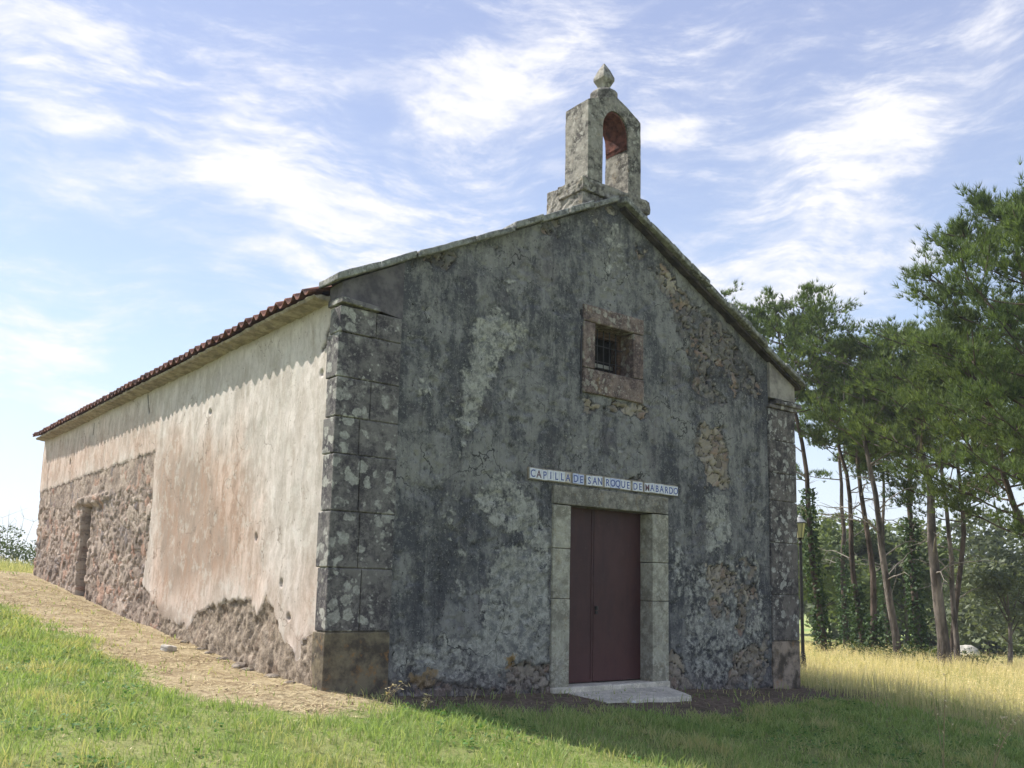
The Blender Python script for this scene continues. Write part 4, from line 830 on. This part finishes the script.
V, Fc = leaves(np.stack([x, y, terrain(x, y)+.012], 1), .022, r, .5, up_=2.5); tag(link('leaf_litter', mesh('leaf_litter', V, Fc, False, dict(tint=np.repeat(r.random(len(x)), 4))), leaf_mat('brown_litter', (.09, .055, .03), (.30, .20, .11), .1)), 'brown leaf scraps and crumbs scattered on the bare ground round the chapel', 'litter', kind='stuff')
n = 9000; x = r.uniform(-9, 9, n); y = r.uniform(-8, 8, n); k = in_view(x, y) & (r.random(n) < smooth(.5, .62, fbm(x*.9, y*.9, 83))); x, y = x[k], y[k]; pm, em = masks(x, y); k = (pm < .4) & (em < .4) & ~((x > -.1) & (y > -.1)); x, y = np.repeat(x[k], 6), np.repeat(y[k], 6); x = x+r.normal(0, .035, len(x)); y = y+r.normal(0, .035, len(y))
V, Fc = leaves(np.stack([x, y, terrain(x, y)+r.uniform(.02, .07, len(x))], 1), .02, r, .75, up_=1.5); tag(link('clover', mesh('clover', V, Fc, False, dict(tint=np.repeat(r.random(len(x)), 4))), leaf_mat('clover_leaves', (.06, .15, .035), (.16, .30, .08), .35)), 'low broad-leaved clover growing in patches in the lawn', 'clover', kind='stuff')
# meadow
n = 700000; x = r.uniform(9.6, 62, n); y = r.uniform(-14, 42, n); d = np.hypot(x-CAM[0], y-CAM[1]); k = (r.random(n) < np.clip(17/d, .0, 1)**1.0) & in_view(x, y, 130) & (d < 46); x, y, d = x[k], y[k], d[k]
mm = meadow_mask(x, y); cl = fbm(x*.35, y*.35, 3); cl2 = fbm(x*1.8, y*1.8, 3)
vis = ((x-CAM[0])/(y-CAM[1]) > (9.4-CAM[0])/(0-CAM[1]))        # nothing behind the chapel
k = (r.random(len(x)) < smooth(.35, .7, mm+(cl2-.5)*.3)*.95) & vis & ~((x < W+.1) & (y > -.1)); x, y, d, cl, cl2, mm = x[k], y[k], d[k], cl[k], cl2[k], mm[k]; print('meadow stems', len(x))
hg = (.12+.55*cl2**1.3+.22*(fbm(x*.7, y*.7, 61)-.35))*smooth(.3, 1.0, mm+.25)*r.uniform(.6, 1.25, len(x)); tipf = np.clip(.25+smooth(.38, .56, cl+.15*(cl2-.5)+.12*smooth(18, 30, d))*.7+.3*r.random(len(x)), 0, 1)
blades(x, y, hg, .006*np.clip(d/16, 1, 3.0)*r.uniform(.7, 1.3, len(x)), .35, r, tipf=tipf*.95, mat='meadow', name='meadow_grass', lab='tall golden dry grass of the meadow right of the chapel', seeds=.4)
# grass on the crest at the left
n = 26000; x = r.uniform(-9, 1, n); y = r.uniform(19, 27, n); 
blades(x, y, r.uniform(.2, .55, n)*smooth(18.5, 22, y), np.full(n, .013), .4, r, tipf=r.random(n)*.35, mat='meadow', name='rough_grass', lab='long green grass on the rise behind the chapel at the left', seeds=.1)
# tall single weeds
def weed(px, py, h, label, seed, lean_=0.1):
    r_ = np.random.default_rng(seed); p = ghit(px, py); root = empty('grass_stalk', p, label, 'grass stalk', 'tall single grass stalks'); st_ = []; C = []
    for i in range(3):
        tt = np.linspace(0, 1, 8); dx, dy = vr*(lean_+r_.normal(0, .06))*h*1.5; hh = h*r_.uniform(.75, 1); P = np.stack([dx*tt**1.6, dy*tt**1.6, hh*tt-.03], 1); st_.append(tube(P, .006*(1-tt*.6), 4))
        for k_ in range(9): q = P[-1-(k_ % 4)]+r_.normal(0, .03, 3); C.append(q); st_.append(tube(np.array([P[-1-(k_ % 4)], q])  , .002, 3))
    V, Fc = merge(st_); link('stem', mesh('stem', V, Fc, True), M['straw'], root); root.children[0].data.attributes.new('tint', 'FLOAT', 'POINT')
    for c_ in C:
        V, Fc = leaves(np.array([c_]), .026, r_, .4); link('seed', mesh('seed', V, Fc, False, dict(tint=np.full(len(V), .9))), M['straw'], root)
weed(944, 775, 1.15, 'upright oat stalk in the shaded grass at lower right', 1, .02); weed(992, 778, .85, 'leaning oat stalk at the lower right corner', 2, .25)
weed(383, 706, .34, 'pale stalk arching over bare earth near the left pilaster', 3, .35); weed(424, 712, .22, 'short pale stalk at the shadow edge of the lawn', 4, .2)

# ------------------------------------------------------------------ air
b = MB(); b.box(-560, 560, -560, 560, -9, 14.5); hz = b.build('haze', None)
hm = bpy.data.materials.new('haze_air'); hm.use_nodes = True; ht = hm.node_tree; ht.nodes.clear()
ho = ht.nodes.new('ShaderNodeOutputMaterial'); hv = ht.nodes.new('ShaderNodeVolumePrincipled'); hv.inputs['Color'].default_value = (.86, .92, 1, 1); hv.inputs['Density'].default_value = .0007; hv.inputs['Anisotropy'].default_value = .3
ht.links.new(hv.outputs[0], ho.inputs['Volume']); hz.data.materials.append(hm); tag(hz, 'thin pale summer haze in the air over the meadow and wood', 'haze', kind='stuff')
# ------------------------------------------------------------------ light, sky, camera
sun_dir = Vector((-.44, .90, 1.10)).normalized()
sl = bpy.data.lights.new('sun', 'SUN'); sl.energy = 4.3; sl.angle = math.radians(.55); sl.color = (1, .955, .88)
so = bpy.data.objects.new('sun', sl); COL.objects.link(so); so.rotation_euler = sun_dir.to_track_quat('Z', 'Y').to_euler(); so.location = (-20, 40, 50)
wd = bpy.data.worlds.new('World'); S.world = wd; wd.use_nodes = True; nt = wd.node_tree; bg = nt.nodes['Background']
g = G.__new__(G); g.t = nt; tc = nt.nodes.new('ShaderNodeTexCoord'); g.P = tc.outputs['Generated']
sky = nt.nodes.new('ShaderNodeTexSky'); sky.sky_type = 'NISHITA'; sky.sun_disc = False
sky.sun_elevation = math.asin(sun_dir.z); sky.sun_rotation = math.atan2(sun_dir.x, sun_dir.y); sky.altitude = 100; sky.air_density = 1.0; sky.dust_density = .6; sky.ozone_density = 1.6
xyz = g.sep(); az = g.math('SUBTRACT', g.math('ARCTAN2', xyz[0], xyz[1]), YAW); el = g.math('ARCSINE', xyz[2])
cb = nt.nodes.new('ShaderNodeCombineXYZ'); g.set(cb.inputs[0], az); g.set(cb.inputs[1], el); A = cb.outputs[0]
def blob(px, py, rx, ry, rot=0, amp=1.):
    dd_ = ray(px, py); dd_ = dd_/np.linalg.norm(dd_); c = (math.atan2(dd_[0], dd_[1])-YAW, math.asin(dd_[2])); m_ = g.map((1/(rx/F), 1/(ry/F), 1), (0, 0, 0), (0, 0, 0), v=g.map(rot=(0, 0, -rot), v=g.map(loc=(-c[0], -c[1], 0), v=Aw)))
    n_ = nt.nodes.new('ShaderNodeVectorMath'); n_.operation = 'LENGTH'; g.set(n_.inputs[0], m_); return g.step(n_.outputs['Value'], 0., 1.0, amp, 0)
Aw = g.warp(.15, 2.0, v=A)
Aw2 = nt.nodes.new('ShaderNodeVectorMath'); Aw2.operation = 'SUBTRACT'; g.set(Aw2.inputs[0], Aw); Aw2.inputs[1].default_value = (.075, .075, .075); Aw = Aw2.outputs[0]
w1 = g.noise(3.2, 8, .62, v=g.map((1.0, 3.4, 1), rot=(0, 0, -.62), v=Aw)); w2 = g.noise(5.5, 8, .6, v=g.map((1.0, 2.6, 1), (3, 1, 0), (0, 0, .25), v=Aw)); w3 = g.noise(1.6, 5, .6, v=g.map(loc=(5, 2, 0), v=Aw))
fil = g.noise(9, 7, .65, v=g.map((1., 6., 1), (1, 7, 0), (0, 0, -.75), v=Aw))
bl = None
for a in ((80, 95, 130, 60, -.1, .75), (40, 310, 130, 60, 0, .8), (40, 400, 200, 90, 0, .4), (330, 230, 170, 100, -.5, .45), (430, 215, 170, 95, .4, .60), (380, 290, 120, 70, .2, .3), (250, 120, 120, 110, .8, .25), (820, 190, 230, 110, .45, .52), (900, 110, 220, 80, .5, .36), (480, 120, 420, 60, .3, .28), (180, 190, 200, 50, .2, .25), (690, 120, 120, 100, .6, .25), (760, 280, 260, 55, .05, .5), (560, 330, 700, 90, 0, .25), (20, 20, 120, 40, .3, .3), (540, 60, 160, 60, .3, .2)):
    v_ = blob(*a); bl = v_ if bl is None else g.math('ADD', bl, v_)
f1 = g.step(fil, .34, .70); f2 = g.step(w2, .36, .68); f3 = g.step(w1, .40, .70); f4 = g.step(g.noise(14, 8, .7, v=g.map((1., 3.0, 1), (2, 2, 0), (0, 0, .5), v=Aw)), .35, .68)
tex = g.math('ADD', g.math('MULTIPLY', f1, .34), g.math('ADD', g.math('MULTIPLY', f2, .36), g.math('ADD', g.math('MULTIPLY', f3, .28), g.math('MULTIPLY', f4, .22))))
cl_ = g.math('ADD', g.math('MULTIPLY', g.math('MULTIPLY', bl, 1.35), g.math('ADD', tex, .10)), g.math('MULTIPLY', g.math('ADD', g.math('MULTIPLY', f3, f2), g.math('MULTIPLY', g.math('MULTIPLY', f1, f4), .5)), .75))
cl_ = g.step(cl_, .02, 1.05)
hor = g.step(el, -.02, .30, .6, .0)
cl_ = g.math('MAXIMUM', cl_, hor)
skc = g.mix(.72, sky.outputs[0], g.mix(g.step(el, .0, .62), (2.4, 3.0, 3.75), (1.62, 1.80, 2.66)))
cc = g.mix(cl_, skc, (3.8, 3.8, 4.0))
g.set(bg.inputs[0], cc); bg.inputs[1].default_value = .15
cam = bpy.data.cameras.new('camera'); co = bpy.data.objects.new('camera', cam); COL.objects.link(co); S.camera = co
from mathutils import Matrix
mt = Matrix([[RT[0], UP[0], -fw[0], CAM[0]], [RT[1], UP[1], -fw[1], CAM[1]], [RT[2], UP[2], -fw[2], CAM[2]], [0, 0, 0, 1]]); co.matrix_world = mt
cam.sensor_width = 36; cam.lens = F*36/1024; cam.shift_y = PY/1024; cam.clip_end = 5000; cam.clip_start = .05
S.view_settings.view_transform = 'Standard'; S.view_settings.look = 'None'; S.view_settings.exposure = .86; S.view_settings.gamma = 1
S.cycles.use_adaptive_sampling = True; S.cycles.adaptive_threshold = .02; S.cycles.max_bounces = 4; S.cycles.diffuse_bounces = 2; S.cycles.transmission_bounces = 4; S.cycles.glossy_bounces = 2
S.render.resolution_x = 1024; S.render.resolution_y = 768
